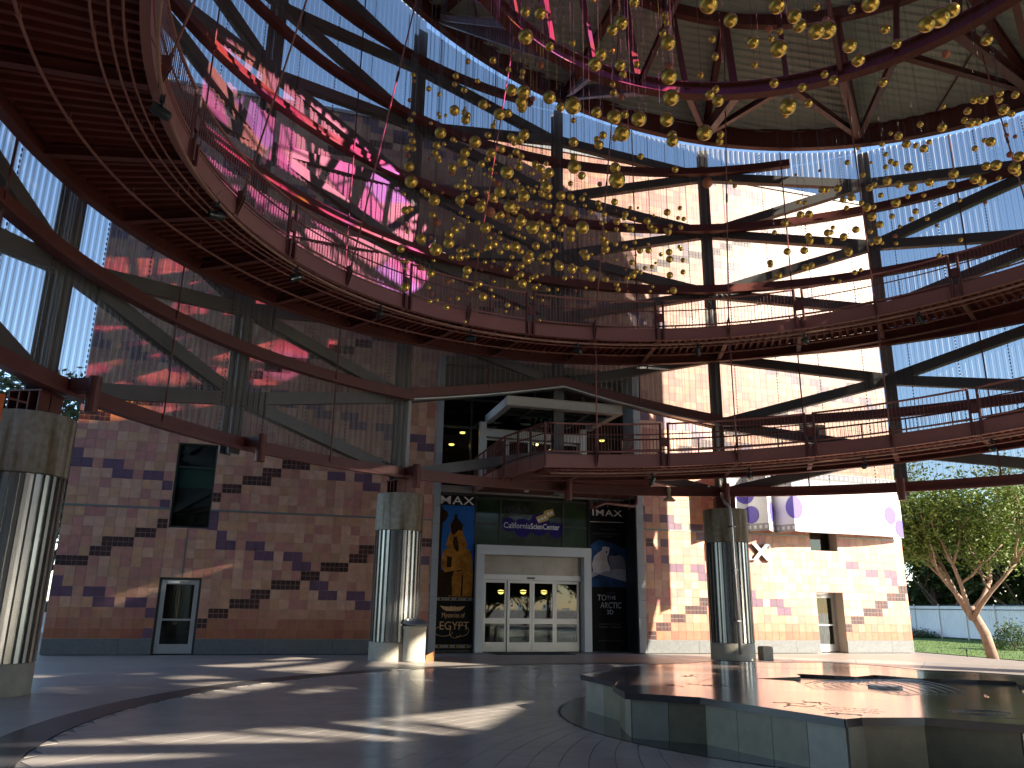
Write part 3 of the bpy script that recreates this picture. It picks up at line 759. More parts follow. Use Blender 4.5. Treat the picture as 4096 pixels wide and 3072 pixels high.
text('credit_line', 'THE AWARD-WINNING DIRECTOR', 0.06, (ex(18.25), yb-0.002, ez(4.2)), DIM, br, align='CENTER', width=1.2)
text('credit_line', 'OF "EVEREST"', 0.06, (ex(18.25), yb-0.002, ez(4.11)), DIM, br, align='CENTER', width=0.5)
text('title_lettering', 'IMAX', 0.09, (ex(18.18), yb-0.002, ez(2.06)), DIM, br, width=0.34)
text('title_lettering', 'TO', 0.30, (ex(17.80), yb-0.002, ez(1.83)), CHALK, br, width=0.36, shear=0.1)
text('title_lettering', 'THE', 0.19, (ex(18.18), yb-0.002, ez(1.87)), CHALK, br, width=0.36)
text('title_lettering', 'ARCTIC', 0.31, (ex(17.92), yb-0.002, ez(1.56)), CHALK, br, width=0.86, shear=0.1)
text('title_lettering', '3D', 0.22, (ex(18.16), yb-0.002, ez(1.35)), CHALK, br, width=0.26)
text('credit_line', 'NARRATED BY', 0.07, (ex(17.86), yb-0.002, ez(0.98)), DIM, br, width=0.86)
text('credit_line', 'MERYL STREEP', 0.09, (ex(17.86), yb-0.002, ez(0.87)), DIM, br, width=0.9)
text('credit_line', 'NOW PLAYING IN IMAX 3D', 0.065, (ex(17.83), yb-0.002, ez(0.41)), DIM, br, width=0.95)
# --- centre sign over the doors
ys = EY + 0.095
cs = thing('entrance_sign', 'glass sign with purple discs, yellow film strip and white lettering above the sliding doors', 'sign', (ex(15.4), ys, ez(4.4)))
q = MB(); q.box(ex(14.16), ex(16.50), ys-0.002, ys+0.004, ez(3.72), ez(5.28)); keep_parent(q.obj('sign_glass', mat('smoky_sign_glass', (0.035, 0.05, 0.028), 0.12, 0, 0.7, 1.6)), cs)
flat('sign_disc', [disc(14.45, 4.42, 0.25)], ys-0.003, PURP, cs); flat('sign_disc', [disc(14.97, 4.32, 0.34)], ys-0.0045, PURP, cs)
flat('sign_disc', [disc(15.62, 4.46, 0.40)], ys-0.006, PURP, cs); flat('sign_disc', [disc(16.25, 4.28, 0.285)], ys-0.0075, PURP, cs)
FILMY = mat('film_yellow', (0.62, 0.42, 0.13), 0.5, 0, 0.08, 3)
flat('film_strip', [[(15.47, 4.73), (15.58, 4.51), (15.88, 4.61), (15.97, 4.66), (15.97, 4.75), (16.2, 4.83), (16.13, 5.06), (15.88, 5.0), (15.78, 4.94), (15.78, 4.85)]], ys-0.009, FILMY, cs)
for a, b_ in ((15.60, 4.62), (15.72, 4.68), (15.84, 4.735), (15.96, 4.87), (16.08, 4.92)):
    flat('film_frame', [[(a-0.045, b_-0.055), (a+0.05, b_-0.03), (a+0.03, b_+0.06), (a-0.06, b_+0.035)]], ys-0.011, PRWHT, cs)
text('sign_lettering', 'California', 0.30, (ex(14.25), ys-0.011, ez(4.30)), PRWHT, cs, width=1.0*k_)
text('sign_lettering', 'ScienCenter', 0.29, (ex(15.27), ys-0.011, ez(4.30)), PRWHT, cs, width=1.12*k_, bold=0.005)
DIMB = mat('printed_dim_navy', (0.012, 0.014, 0.03), 0.5, 0, 0.1, 2)
text('sign_lettering', 'IMAX', 0.30, (ex(14.26), ys-0.004, ez(4.88)), DIMB, cs, width=1.0, bold=0.003, space=1.12)
text('sign_lettering', 'THEATER', 0.11, (ex(14.26), ys-0.004, ez(4.76)), DIMB, cs, width=1.0, space=1.5)
# --- folded film-strip banner on the sunlit right wing
path = [(22.6,-.95),(23.45,-.2),(23.72,-.2),(24.14,-.3),(24.5,-1.05),(25.32,-.22),(25.62,-1.1),(26.1,-.95),(26.7,-.86),(27.5,-.82),(28.4,-.80),(29.3,-.72),(30.2,-.6),(30.9,-.45),(31.4,-.3)]
cum = [0.0]
for (a, b_), (c_, d) in zip(path, path[1:]): cum.append(cum[-1] + math.hypot(c_-a, d-b_))
def at_s(s_):
    for i in range(len(path)-1):
        if s_ <= cum[i+1] or i == len(path)-2:
            t = (s_-cum[i])/(cum[i+1]-cum[i]); (a, b_), (c_, d) = path[i], path[i+1]; L = cum[i+1]-cum[i]
            return a+(c_-a)*t, b_+(d-b_)*t, -(-(d-b_))/L*0 + (d-b_)/L, -(c_-a)/L
def banner_quad(mb, s0, s1, z0, z1, off, th=0.003):
    cuts = sorted({s0, s1} | {c_ for c_ in cum if s0 < c_ < s1})
    for a, b_ in zip(cuts, cuts[1:]):
        i = max(k for k in range(len(path)-1) if cum[k] <= (a+b_)/2); (xa, ya), (xb, yb_) = path[i], path[i+1]; L = cum[i+1]-cum[i]
        nx, ny = (yb_-ya)/L, -(xb-xa)/L
        def pt(s_): t = (s_-cum[i])/L; return xa+(xb-xa)*t + nx*off, ya+(yb_-ya)*t + ny*off
        p, q_ = pt(a), pt(b_)
        if th: mb.prism([(p[0], p[1]), (q_[0], q_[1]), (q_[0]-nx*th, q_[1]-ny*th), (p[0]-nx*th, p[1]-ny*th)], z0, z1)
def banner_disc(mb, sc_, zc, r, off):
    n_ = 28
    for k in range(n_):
        za, zb = zc - r + 2*r*k/n_, zc - r + 2*r*(k+1)/n_; zm = (za+zb)/2; hw = sqrt(max(0, r*r-(zm-zc)**2))
        if hw > 0.01: banner_quad(mb, max(0, sc_-hw), min(cum[-1]-0.001, sc_+hw), za, zb, off)
fb = thing('film_banner', 'white folded film strip banner with purple discs along the sunlit right wall', 'banner', (27.5, -0.7, 5.5))
q = MB(); banner_quad(q, 0, cum[-1], 4.52, 6.9, 0.0, 0.012); keep_parent(q.obj('banner_sheet', mat('banner_white', (0.62, 0.62, 0.63), 0.6, 0, 0.03, 2)), fb)
q = MB(); banner_quad(q, 0.001, cum[-1]-0.001, 4.525, 4.80, 0.006); keep_parent(q.obj('perforation_strip', mat('banner_grey', (0.28, 0.28, 0.29), 0.6, 0, 0.03, 2)), fb)
q = MB(); banner_quad(q, 0.001, cum[-1]-0.001, 6.6, 6.88, 0.006); keep_parent(q.obj('perforation_strip', MATS['banner_grey']), fb)
q = MB(); s_ = 0.1
while s_ < cum[-1]-0.2:
    banner_quad(q, s_, s_+0.12, 4.60, 4.73, 0.011); banner_quad(q, s_, s_+0.12, 6.68, 6.81, 0.011); s_ += 0.24
keep_parent(q.obj('perforation', mat('banner_white', (0.62,)*3), kind='stuff'), fb)
q = MB()
for s_, zc, r in ((cum[3]-0.12, 6.0, 0.42), (cum[3]+0.1, 5.15, 0.34), (cum[4]+0.75, 5.3, 0.4), (cum[6]+0.1, 5.45, 0.45), (cum[-2]-0.25, 5.4, 0.36), (cum[-1]-0.18, 4.9, 0.36)): banner_disc(q, s_, zc, r, 0.012)
keep_parent(q.obj('printed_disc', mat('banner_purple', (0.10, 0.07, 0.36), 0.6, 0, 0.05, 2), kind='stuff'), fb)
q = MB()
for s_ in (0.9, cum[3]+0.02, cum[5]+0.05, 6.2, 8.2, 9.6):
    x, y, *_ = at_s(s_); q.bar((x, y+0.02, 4.9), (x, -0.02, 4.9), 0.05, 0.05); q.bar((x, y+0.02, 6.5), (x, -0.02, 6.5), 0.05, 0.05)
keep_parent(q.obj('standoff', STEEL), fb)
# metal letters on the sunlit wall
lt = thing('metal_letters', 'brushed metal wall letters below the film banner, half hidden by the right column', 'sign', (23.9, -0.12, 3.5))
for ch, x in (('I', 22.35), ('M', 22.62), ('A', 23.55), ('X', 24.32)):
    o = text('letter', ch, 0.86, (x, -0.10, 3.46), STEEL, lt, extrude=0.05, bold=0.03); o.scale.x = 1.18
rg_ = MB(); rg_.wprism([(25.13+0.055*cos(2*pi*k/16), 3.98+0.055*sin(2*pi*k/16)) for k in range(16)], -0.05, -0.014); keep_parent(rg_.obj('registered_mark', STEEL), lt)
text('registered_letter', 'R', 0.08, (25.10, -0.052, 3.955), BLACK, lt)
# orange sign at the far left edge
os_ = thing('orange_sign', 'bright orange hanging sign with black marks beside the leftmost column', 'sign', (1.55, -12.9, 4.5))
q = MB(); q.obox((1.50, -12.92, 4.42), Vector((0.30, 0.19, 0)), Vector((-0.006, 0.01, 0)), Vector((0, 0, 0.52))); keep_parent(q.obj('sign_panel', mat('orange_vinyl', (0.75, 0.14, 0.01), 0.5, 0, 0.08, 2)), os_)
q = MB()
for a, z, w_, h_ in ((0.10, 4.72, 0.07, 0.09), (0.06, 4.50, 0.12, 0.05), (-0.1, 4.6, 0.06, 0.2), (0.04, 4.3, 0.16, 0.05), (-0.05, 4.15, 0.14, 0.05)):
    c_ = Vector((1.50, -12.92, z)) + Vector((0.845, 0.535, 0))*a + Vector((0.51, -0.86, 0))*0.015
    q.obox(c_, Vector((0.845, 0.535, 0))*w_/2, Vector((0.51, -0.86, 0))*0.002, Vector((0, 0, h_/2)))
keep_parent(q.obj('printed_mark', PRBLK), os_)
q = MB(); q.bar((1.22, -13.1, 4.96), (1.95, -12.1, 4.96), 0.03, 0.03); keep_parent(q.obj('sign_arm', RED), os_)

# ================================================================== ROTUNDA CAGE
cage = thing('rotunda_cage', 'round open steel cage of red rings, grey posts and perforated metal panels', 'pavilion', (CX, CY, 0))
ce = Vector((CX, CY, 0))
def rot_copy(o, deg, parent):
    c = o.copy(); COL.objects.link(c); c.rotation_euler.z = radians(deg); c.parent = parent; return c
def local(o, parent):
    """mesh built in world coordinates -> centred on the rotunda axis so that it can be turned about it"""
    o.data.transform(Matrix.Translation(-ce)); o.parent = parent; return o
def zr_edge(th, r=R_MESH): p = pol(r, th); return zroof(p.x, p.y)
# posts: 16, each with a red sleeve at its foot
for k in range(16):
    th = k*22.5; q = MB(); p = pol(R_POST, th); ra = Vector((cos(radians(th)), sin(radians(th)), 0)); ta = Vector((-ra.y, ra.x, 0))
    zt = zr_edge(th) + 0.3; z0 = 5.3; zc = (zt+z0)/2; hz = (zt-z0)/2
    q.obox(Vector((p.x, p.y, zc)) + ra*0.16, ta*0.19, ra*0.015, Vector((0,0,hz))); q.obox(Vector((p.x, p.y, zc)) - ra*0.16, ta*0.19, ra*0.015, Vector((0,0,hz)))
    q.obox(Vector((p.x, p.y, zc)), ta*0.02, ra*0.145, Vector((0,0,hz)))
    local(q.obj('post', GREY), cage)
    s_ = MB(); c_ = pol(R_RING-0.50, th); a = pol(R_RING-0.06, th)
    s_.tube([(c_.x, c_.y, 5.02), (c_.x, c_.y, 5.72)], 0.125, 14); s_.bar((a.x, a.y, 5.55), (c_.x, c_.y, 5.55), 0.22, 0.26)
    local(s_.obj('sleeve', RED), cage)
# rings
full = frange(0, 360, 2.5)[:-1]
prof = [(R_RING-0.03,-0.16),(R_RING+0.03,-0.16),(R_RING+0.16,-0.16),(R_RING+0.16,-0.13),(R_RING+0.03,-0.13),(R_RING+0.03,0.15),(R_RING-0.03,0.15)]
lip = [(R_RING-0.14,-0.19),(R_RING-0.031,-0.19),(R_RING-0.031,-0.145),(R_RING-0.10,-0.145),(R_RING-0.10,-0.11),(R_RING-0.14,-0.11)]
for k, z in enumerate(RINGS):
    if k == 1: segs = [(frange(112.5, 427.5, 2.5), False)]
    elif z < 17: segs = [(full, True)]
    else:
        ok = [t for t in range(0, 361, 1) if zr_edge(t) > z+0.2]
        if not ok: continue
        segs = [(frange(min(ok), max(ok), 2.5), False)]
    q = MB()
    for ths, cl in segs:
        q.sweep(prof, ths, lambda t: z, closed=cl); 
    o = q.obj('ring_beam', RED); local(o, cage)
    q = MB()
    for ths, cl in segs: q.sweep(lip, ths, lambda t: z, closed=cl)
    l_ = q.obj('ring_lip', RED); l_.data.transform(Matrix.Translation(-ce)); l_.parent = o
# gable over the entrance
q = MB(); zg = lambda t: 8.1 + 1.2*(1 - abs(t-90)/22.5)
q.sweep(prof, frange(67.5, 112.5, 1.5), zg); local(q.obj('gable_beam', RED), cage)
q = MB(); q.sweep([(R_RING-0.10,-0.25),(R_RING+0.1,-0.25),(R_RING+0.1,-0.2),(R_RING-0.10,-0.2)], frange(67.5, 112.5, 1.5), zg); local(q.obj('gable_trim', ALU), cage)
for th in (112.2, 67.8):
    q = MB(); a = pol(R_MESH-0.03, th); q.bar((a.x, a.y, 5.7), (a.x, a.y, 7.95), 0.09, 0.09, (0,1,0)); local(q.obj('edge_channel', WHITE), cage)
# diagonal braces: from each column post at ring height to the neighbouring post half a bay up or down
bm_cache = {}
for k in range(8):
    th = 22.5 + 45*k
    for z in RINGS:
        if z > zr_edge(th): continue
        for sg in (-1, 1):
            for dz in (-1.25, 1.25):
                if z + dz < 5.3: continue
                if z + dz > zr_edge(th + sg*22.5) + 0.1: continue
                if z < 9.5 and dz < 0 and 60 < (th+sg*11) < 120: continue
                key = (round(dz, 2), sg, round(z, 2))
                if key not in bm_cache:
                    q = MB(); a = pol(R_POST-0.1, 0, z); b_ = pol(R_POST-0.1, sg*22.5, z+dz); a -= ce; b_ -= ce
                    q.obox((a+b_)/2, (b_-a)/2, Vector(((a+b_).x, (a+b_).y, 0)).normalized()*0.13, Vector((0,0,0.17)))
                    bm_cache[key] = q.mesh('brace', GREY)
                o = bpy.data.objects.new('brace', bm_cache[key]); COL.objects.link(o); o.parent = cage; o.rotation_euler.z = radians(th)
# vertical tie rods in the middle of every bay
for k in range(16):
    th = 11.25 + 22.5*k; q = MB(); p = pol(R_RING-0.05, th)
    zb = 5.5 if not 67 < th < 113 else zg(th)
    q.tube([(p.x, p.y, zb), (p.x, p.y, zr_edge(th)+0.2)], 0.024, 6)
    local(q.obj('tie_rod', RED), cage)
# perforated corrugated panels
NC = 30
def panel_mesh(th0, th1, z0, z1f, solid=False, seams=True):
    me_v = []; me_f = []; uvs = []; n_ = int(round(NC*(th1-th0)/22.5)); n_ = max(4, n_)
    prof_ = [(0.0, 0.0), (0.38, 0.0), (0.5, 1.0), (0.88, 1.0)]
    cols = []
    for i in range(n_):
        for f, h in prof_: cols.append(((i+f)/n_, h))
    cols.append((1.0, 0.0))
    for u, h in cols:
        th = th0 + (th1-th0)*u; p = pol(R_MESH + 0.028*h, th) - ce; zt = z1f(th)
        me_v += [(p.x, p.y, z0), (p.x, p.y, zt)]
        uvs.append((u*R_MESH*radians(th1-th0), z0, zt))
    for i in range(len(cols)-1): me_f.append((2*i, 2*i+2, 2*i+3, 2*i+1))
    me = bpy.data.meshes.new('mesh_panel'); me.from_pydata(me_v, [], me_f)
    ul = me.uv_layers.new(name='UVMap'); buf = []
    for i in range(len(cols)-1):
        (ua, a0, a1), (ub, b0, b1) = uvs[i], uvs[i+1]; buf += [ua, a0, ub, b0, ub, b1, ua, a1]
    ul.data.foreach_set('uv', buf)
    me.materials.append(SOLIDP if solid else PERF); return me
SOLIDP = mat('plain_corrugated_metal', (0.30, 0.30, 0.29), 0.5, 0.3, 0.1, 1.0)
def seam_mesh(th0, th1, z0, z1f):
    q = MB()
    for i in range(4):
        th = th0 + (th1-th0)*(i+0.5)/4 + 0.15; p = pol(R_MESH-0.012, th) - ce; ta = Vector((-sin(radians(th)), cos(radians(th)), 0)); ra = Vector((cos(radians(th)), sin(radians(th)), 0))
        z = z0 + 0.05; zt = z1f(th) - 0.08
        while z < zt:
            q.obox((p.x, p.y, z), ta*0.016, ra*0.006, Vector((0,0,0.03))); z += 0.115
    return q.mesh('seam_clip', SEAM)
cache = {}
for k in range(16):
    a, b_ = k*22.5, (k+1)*22.5
    sunny = a >= 270 or a < 0  # unseen side: solid panels added to keep sun out of the interior
    for i in range(len(RINGS)):
        z0 = RINGS[i]; z1 = RINGS[i+1] if i+1 < len(RINGS) else 26
        top_lo = min(zr_edge(a), zr_edge(b_)) + 0.35; top_hi = max(zr_edge(a), zr_edge(b_)) + 0.35
        if z0 > top_hi - 0.3: continue
        if i == 0 and (a in (67.5, 90.0)): continue
        if i == 1 and (a in (67.5, 90.0)):
            lo = zg; zz = MB()
        cut = z1 > top_lo
        zf = (lambda t, z1=z1: min(z1-0.02, zr_edge(t)+0.35))
        if sunny:
            zf = (lambda t, z1=z1: min(z1-0.02, zr_edge(t)+0.74))
            if i == 1:   # slot left open so a sun band reaches the floor
                parts = [(z0+0.02, None, 0)]
                zf = lambda t: 8.06
                z0s = 9.15; me = panel_mesh(a, b_, z0s, lambda t: 10.53, True)
                o = bpy.data.objects.new('solid_panel', me); COL.objects.link(o); o.parent = cage; continue
            if i == 2 and a in (292.5, 315.0): continue      # bays left open for sun patches on the floor
            if i == 3 and a in (292.5, 315.0): z0 = 14.0
            me = panel_mesh(a, b_, z0, zf, True); o = bpy.data.objects.new('solid_panel', me); COL.objects.link(o); o.parent = cage; continue
        if i == 1 and a in (67.5, 90.0):
            # sits on the gable: lower edge follows it
            me = panel_mesh(a, b_, 0.0, lambda t: 10.53)
            for j in range(0, len(me.vertices), 2):
                v = me.vertices[j].co; t = degrees(atan2(v.y, v.x)); v.z = zg(t)
            o = bpy.data.objects.new('mesh_panel', me); COL.objects.link(o); o.parent = cage; continue
        if cut:
            me = panel_mesh(a, b_, z0, zf); o = bpy.data.objects.new('mesh_panel', me); COL.objects.link(o); o.parent = cage
            s_ = bpy.data.objects.new('seam_clip', seam_mesh(a, b_, z0, zf)); COL.objects.link(s_); s_.parent = o; s_['kind'] = 'stuff'
        else:
            if i not in cache: cache[i] = (panel_mesh(0, 22.5, z0, lambda t, z1=z1: z1-0.02), seam_mesh(0, 22.5, z0, lambda t, z1=z1: z1))
            o = bpy.data.objects.new('mesh_panel', cache[i][0]); COL.objects.link(o); o.parent = cage; o.rotation_euler.z = radians(a)
            s_ = bpy.data.objects.new('seam_clip', cache[i][1]); COL.objects.link(s_); s_.parent = o; s_['kind'] = 'stuff'
# ================================================================== COLUMNS
def stained():
    m = bpy.data.materials.new('stained_concrete'); m.use_nodes = True; n = m.node_tree.nodes; l = m.node_tree.links; b = n['Principled BSDF']
    b.inputs['Roughness'].default_value = 0.8
    tc = n.new('ShaderNodeTexCoord'); mp = n.new('ShaderNodeMapping'); mp.inputs['Scale'].default_value = (2.2, 2.2, 0.22); l.new(tc.outputs['Object'], mp.inputs['Vector'])
    n1 = n.new('ShaderNodeTexNoise'); n1.inputs['Scale'].default_value = 1.6; n1.inputs['Detail'].default_value = 5; l.new(mp.outputs[0], n1.inputs['Vector'])
    n2 = n.new('ShaderNodeTexNoise'); n2.inputs['Scale'].default_value = 9; n2.inputs['Detail'].default_value = 6; l.new(tc.outputs['Object'], n2.inputs['Vector'])
    cr = n.new('ShaderNodeValToRGB'); cr.color_ramp.elements[0].position = 0.36; cr.color_ramp.elements[0].color = (0.15, 0.10, 0.04, 1); cr.color_ramp.elements[1].position = 0.56; cr.color_ramp.elements[1].color = (0.37, 0.35, 0.275, 1)
    l.new(n1.outputs['Fac'], cr.inputs['Fac'])
    mx = n.new('ShaderNodeMix'); mx.data_type = 'RGBA'; mx.blend_type = 'MULTIPLY'; mx.inputs['Factor'].default_value = 0.6
    c2 = n.new('ShaderNodeValToRGB'); c2.color_ramp.elements[0].position = 0.35; c2.color_ramp.elements[0].color = (0.6, 0.6, 0.58, 1); c2.color_ramp.elements[1].position = 0.6; c2.color_ramp.elements[1].color = (1, 1, 1, 1)
    l.new(n2.outputs['Fac'], c2.inputs['Fac']); l.new(cr.outputs[0], mx.inputs['A']); l.new(c2.outputs[0], mx.inputs['B']); l.new(mx.outputs['Result'], b.inputs['Base Color'])
    bp = n.new('ShaderNodeBump'); bp.inputs['Strength'].default_value = 0.3; bp.inputs['Distance'].default_value = 0.01; l.new(n2.outputs['Fac'], bp.inputs['Height']); l.new(bp.outputs[0], b.inputs['Normal'])
    return m
STAIN = stained()
def make_column():
    t = thing('concrete_column', '', 'column', (0, 0, 0), 'concrete columns round the rotunda')
    q = MB(); q.lathe([(0.715, 0.0), (0.715, 0.5), (0.70, 0.52), (0.66, 0.53)], 40); o = q.obj('base', CONC, t); smooth_by_angle(o)
    q = MB(); n_ = 28; pr = []
    for i in range(n_):
        for f, r in ((0.0, 0.72), (0.42, 0.72), (0.5, 0.655), (0.92, 0.655)): pr.append((r*cos(2*pi*(i+f)/n_), r*sin(2*pi*(i+f)/n_)))
    b_ = len(q.v); m_ = len(pr); q.v += [(x, y, 0.532) for x, y in pr] + [(x, y, 3.74) for x, y in pr]
    for i in range(m_): q.f.append((i, (i+1) % m_, m_+(i+1) % m_, m_+i))
    q.obj('fluted_jacket', STEEL, t)
    q = MB(); q.lathe([(0.66, 3.742), (0.735, 3.76), (0.735, 4.84), (0.715, 4.87)], 40); o = q.obj('capital', STAIN, t); smooth_by_angle(o)
    q = MB()
    q.box(-0.34, 0.34, -0.34, 0.34, 4.872, 4.90); q.box(-0.34, 0.34, -0.34, 0.34, 5.30, 5.33)
    for x in (-0.3, -0.1, 0.1, 0.3):
        q.prism([(x-0.012, -0.33), (x+0.012, -0.33), (x+0.012, 0.33), (x-0.012, 0.33)], 4.901, 5.299)
    q.box(-0.33, 0.33, -0.02, 0.02, 4.902, 5.298)
    q.obj('bracket', RED, t)
    return t
col0 = make_column()
cl = {112.5: 'fluted steel clad column with concrete cap left of the entrance beside the trash can', 67.5: 'fluted steel clad column with a downpipe in front of the sunlit wall', 157.5: 'nearest fluted column cut off at the left edge with rust stained cap'}
first = True
for k in range(8):
    th = 22.5 + 45*k
    if th in (247.5, 202.5): pass
    p = pol(R_COL, th)
    if th == 157.5: p = Vector((1.86, -11.25, 0))
    elif th == 112.5: p = Vector((10.05, -2.95, 0))
    elif th == 67.5: p = Vector((21.2, -3.38, 0))
    if (p - camp).length < 4: continue
    if first: t = col0; first = False
    else:
        t = col0.copy(); COL.objects.link(t)
        for ch in list(col0.children):
            c = ch.copy(); COL.objects.link(c); c.parent = t
    t.location = (p.x, p.y, 0); t.rotation_euler.z = radians(th + random.uniform(-180, 180) if th != 157.5 else 200)
    t['label'] = cl.get(th, 'fluted steel clad column on the far side of the rotunda outside the picture')
    for ch in t.children:
        if ch.name.startswith('bracket'): ch.rotation_euler.z = radians(th) - t.rotation_euler.z
# downpipe on the right column
q = MB(); q.tube([(20.75, -4.0, 5.35), (20.68, -4.12, 5.22), (20.72, -4.2, 5.02), (20.86, -4.22, 4.9), (20.9, -4.24, 4.6), (20.93, -4.27, 0.2)], 0.055, 10)
dp = thing('downpipe', 'thin grey downpipe running down the front of the column by the sunlit wall', 'pipe', (20.93, -4.27, 0))
keep_parent(q.obj('pipe', ALU, smooth=True), dp)
q = MB()
for z in (1.2, 2.8, 4.2): q.box(20.85, 21.0, -4.34, -4.1, z, z+0.05)
keep_parent(q.obj('pipe_strap', STEEL), dp)
# ================================================================== ROOF
roof = thing('rotunda_roof', 'tilted round roof of pale corrugated decking on red steel beams', 'roof', (CX, CY, 20))
def K(o): return keep_parent(o, roof)
OC = Vector((CX+2.3, CY-0.6, 0)); OR = 4.9
def inoc(x, y): return (x-OC.x)**2 + (y-OC.y)**2 < OR*OR
# corrugated deck in strips
dirv = Vector((cos(radians(160)), sin(radians(160)), 0)); nrm = Vector((-dirv.y, dirv.x, 0)); RE = 14.15; pitch = 0.30
dk = MB(); u = -RE + pitch/2
def chord(u, cxy, R_):
    d = nrm.dot(cxy - ce); h = R_*R_ - (u-d)**2
    if h <= 0: return None
    c0 = dirv.dot(cxy - ce); return c0 - sqrt(h), c0 + sqrt(h)
while u < RE - 0.05:
    uu = [(u-pitch/2, 0.0), (u-pitch*0.2, 0.0), (u-pitch*0.08, -0.07), (u+pitch*0.3, -0.07), (u+pitch*0.42, 0.0), (u+pitch/2, 0.0)]
    c_ = chord(u, ce, RE); o_ = chord(u, OC, OR)
    segs = [c_] if not o_ else [(c_[0], o_[0]), (o_[1], c_[1])]
    for s0, s1 in segs:
        if s1 - s0 < 0.05: continue
        for (ua, ha), (ub, hb) in zip(uu, uu[1:]):
            pts = []
            for s_, u_, h_ in ((s0, ua, ha), (s1, ua, ha), (s1, ub, hb), (s0, ub, hb)):
                p = ce + dirv*s_ + nrm*u_; pts.append((p.x, p.y, zroof(p.x, p.y) + 0.78 + h_))
            dk.face(pts)
    u += pitch
o = K(dk.obj('corrugated_deck', ROOFD, fix=False)); o['kind'] = 'stuff'
# upper roof skin above the deck (keeps the daylight out of the joints)
sk = MB(); NN = 96
for k in range(NN):
    ta, tb = 2*pi*k/NN, 2*pi*(k+1)/NN
    def edge(t):
        d = Vector((cos(t), sin(t), 0)); oc = OC - ce; b_ = oc.dot(d); r = -b_ + sqrt(b_*b_ - (oc.length_squared - RE*RE)); p = OC + d*r; q_ = OC + d*OR
        return q_, p
    qa, pa = edge(ta); qb, pb = edge(tb)
    sk.face([(v.x, v.y, zroof(v.x, v.y) + 0.95) for v in (qa, pa, pb, qb)])
K(sk.obj('roof_skin', mat('roof_skin', (0.3, 0.3, 0.29), 0.7, 0, 0.1, 1), fix=False))
# edge beam
q = MB(); q.sweep([(13.86, -0.02), (14.12, -0.02), (14.12, 0.03), (14.02, 0.03), (14.02, 0.72), (14.12, 0.72), (14.12, 0.77), (13.86, 0.77), (13.86, 0.72), (13.96, 0.72), (13.96, 0.03), (13.86, 0.03)], full, lambda t: zroof(*pol(14.0, t).xy), closed=True)
K(q.obj('edge_beam', RED))
# lower chord ring, upper ring
RL, ZL = 7.62, 16.75
q = MB(); q.sweep([(RL-0.16, -0.22), (RL+0.16, -0.22), (RL+0.16, -0.18), (RL+0.03, -0.18), (RL+0.03, 0.18), (RL+0.16, 0.18), (RL+0.16, 0.22), (RL-0.16, 0.22), (RL-0.16, 0.18), (RL-0.03, 0.18), (RL-0.03, -0.18), (RL-0.16, -0.18)], full, lambda t: ZL, closed=True)
K(q.obj('chord_ring', RED))
RU = 8.6
q = MB(); q.sweep([(RU-0.12, -0.2), (RU+0.12, -0.2), (RU+0.12, 0.2), (RU-0.12, 0.2)], full, lambda t: zroof(*pol(RU, t).xy)+0.45, closed=True)
K(q.obj('purlin_ring', RED))
for k in range(16):
    th = 22.5*k
    e = pol(13.9, th); e.z = zroof(e.x, e.y) + 0.35; l_ = pol(RL+0.1, th, ZL); uq = pol(RU, th); uq.z = zroof(uq.x, uq.y)+0.4
    q = MB(); q.ibeam(e, l_, 0.26, 0.42); K(q.obj('radial_beam', RED))
    q = MB(); q.ibeam(e + Vector((0,0,0.12)), uq, 0.2, 0.34); K(q.obj('rafter', RED))
    q = MB(); q.bar(l_, uq, 0.2, 0.2); K(q.obj('strut', RED))
    for sg in (-1, 1):
        m_ = pol(RL, th + sg*11.25, ZL); q = MB(); q.ibeam(e - Vector((0,0,0.05)), m_, 0.18, 0.2, 0.02); K(q.obj('diagonal', RED))
        u2 = pol(RU, th+sg*11.25); u2.z = zroof(u2.x, u2.y)+0.4; q = MB(); q.bar(m_, u2, 0.14, 0.14); K(q.obj('web_strut', RED)) if sg > 0 else None
    # inner spokes
    hub = pol(1.2, th, 19.3); q = MB(); q.ibeam(l_, hub, 0.12, 0.22, 0.02); K(q.obj('spoke', RED)) if k % 2 == 0 else None
    i2 = pol(RU, th+11.25); i2.z = zroof(i2.x, i2.y)+0.45; c2 = pol(4.6, th); c2.z = zroof(c2.x, c2.y)+0.45
    q = MB(); q.bar(i2, c2, 0.08, 0.12); K(q.obj('lattice_bar', RED)); i3 = pol(RU, th-11.25); i3.z = zroof(i3.x, i3.y)+0.45
    q = MB(); q.bar(i3, c2, 0.08, 0.12); K(q.obj('lattice_bar', RED))
q = MB(); q.lathe([(1.1, 19.1), (1.3, 19.1), (1.3, 19.45), (1.1, 19.45)], 24, (CX, CY)); b_0 = len(q.v); q.f = q.f[:-2] + [(72+j, j, (j+1) % 24, 72+(j+1) % 24) for j in range(24)]; K(q.obj('hub', RED))
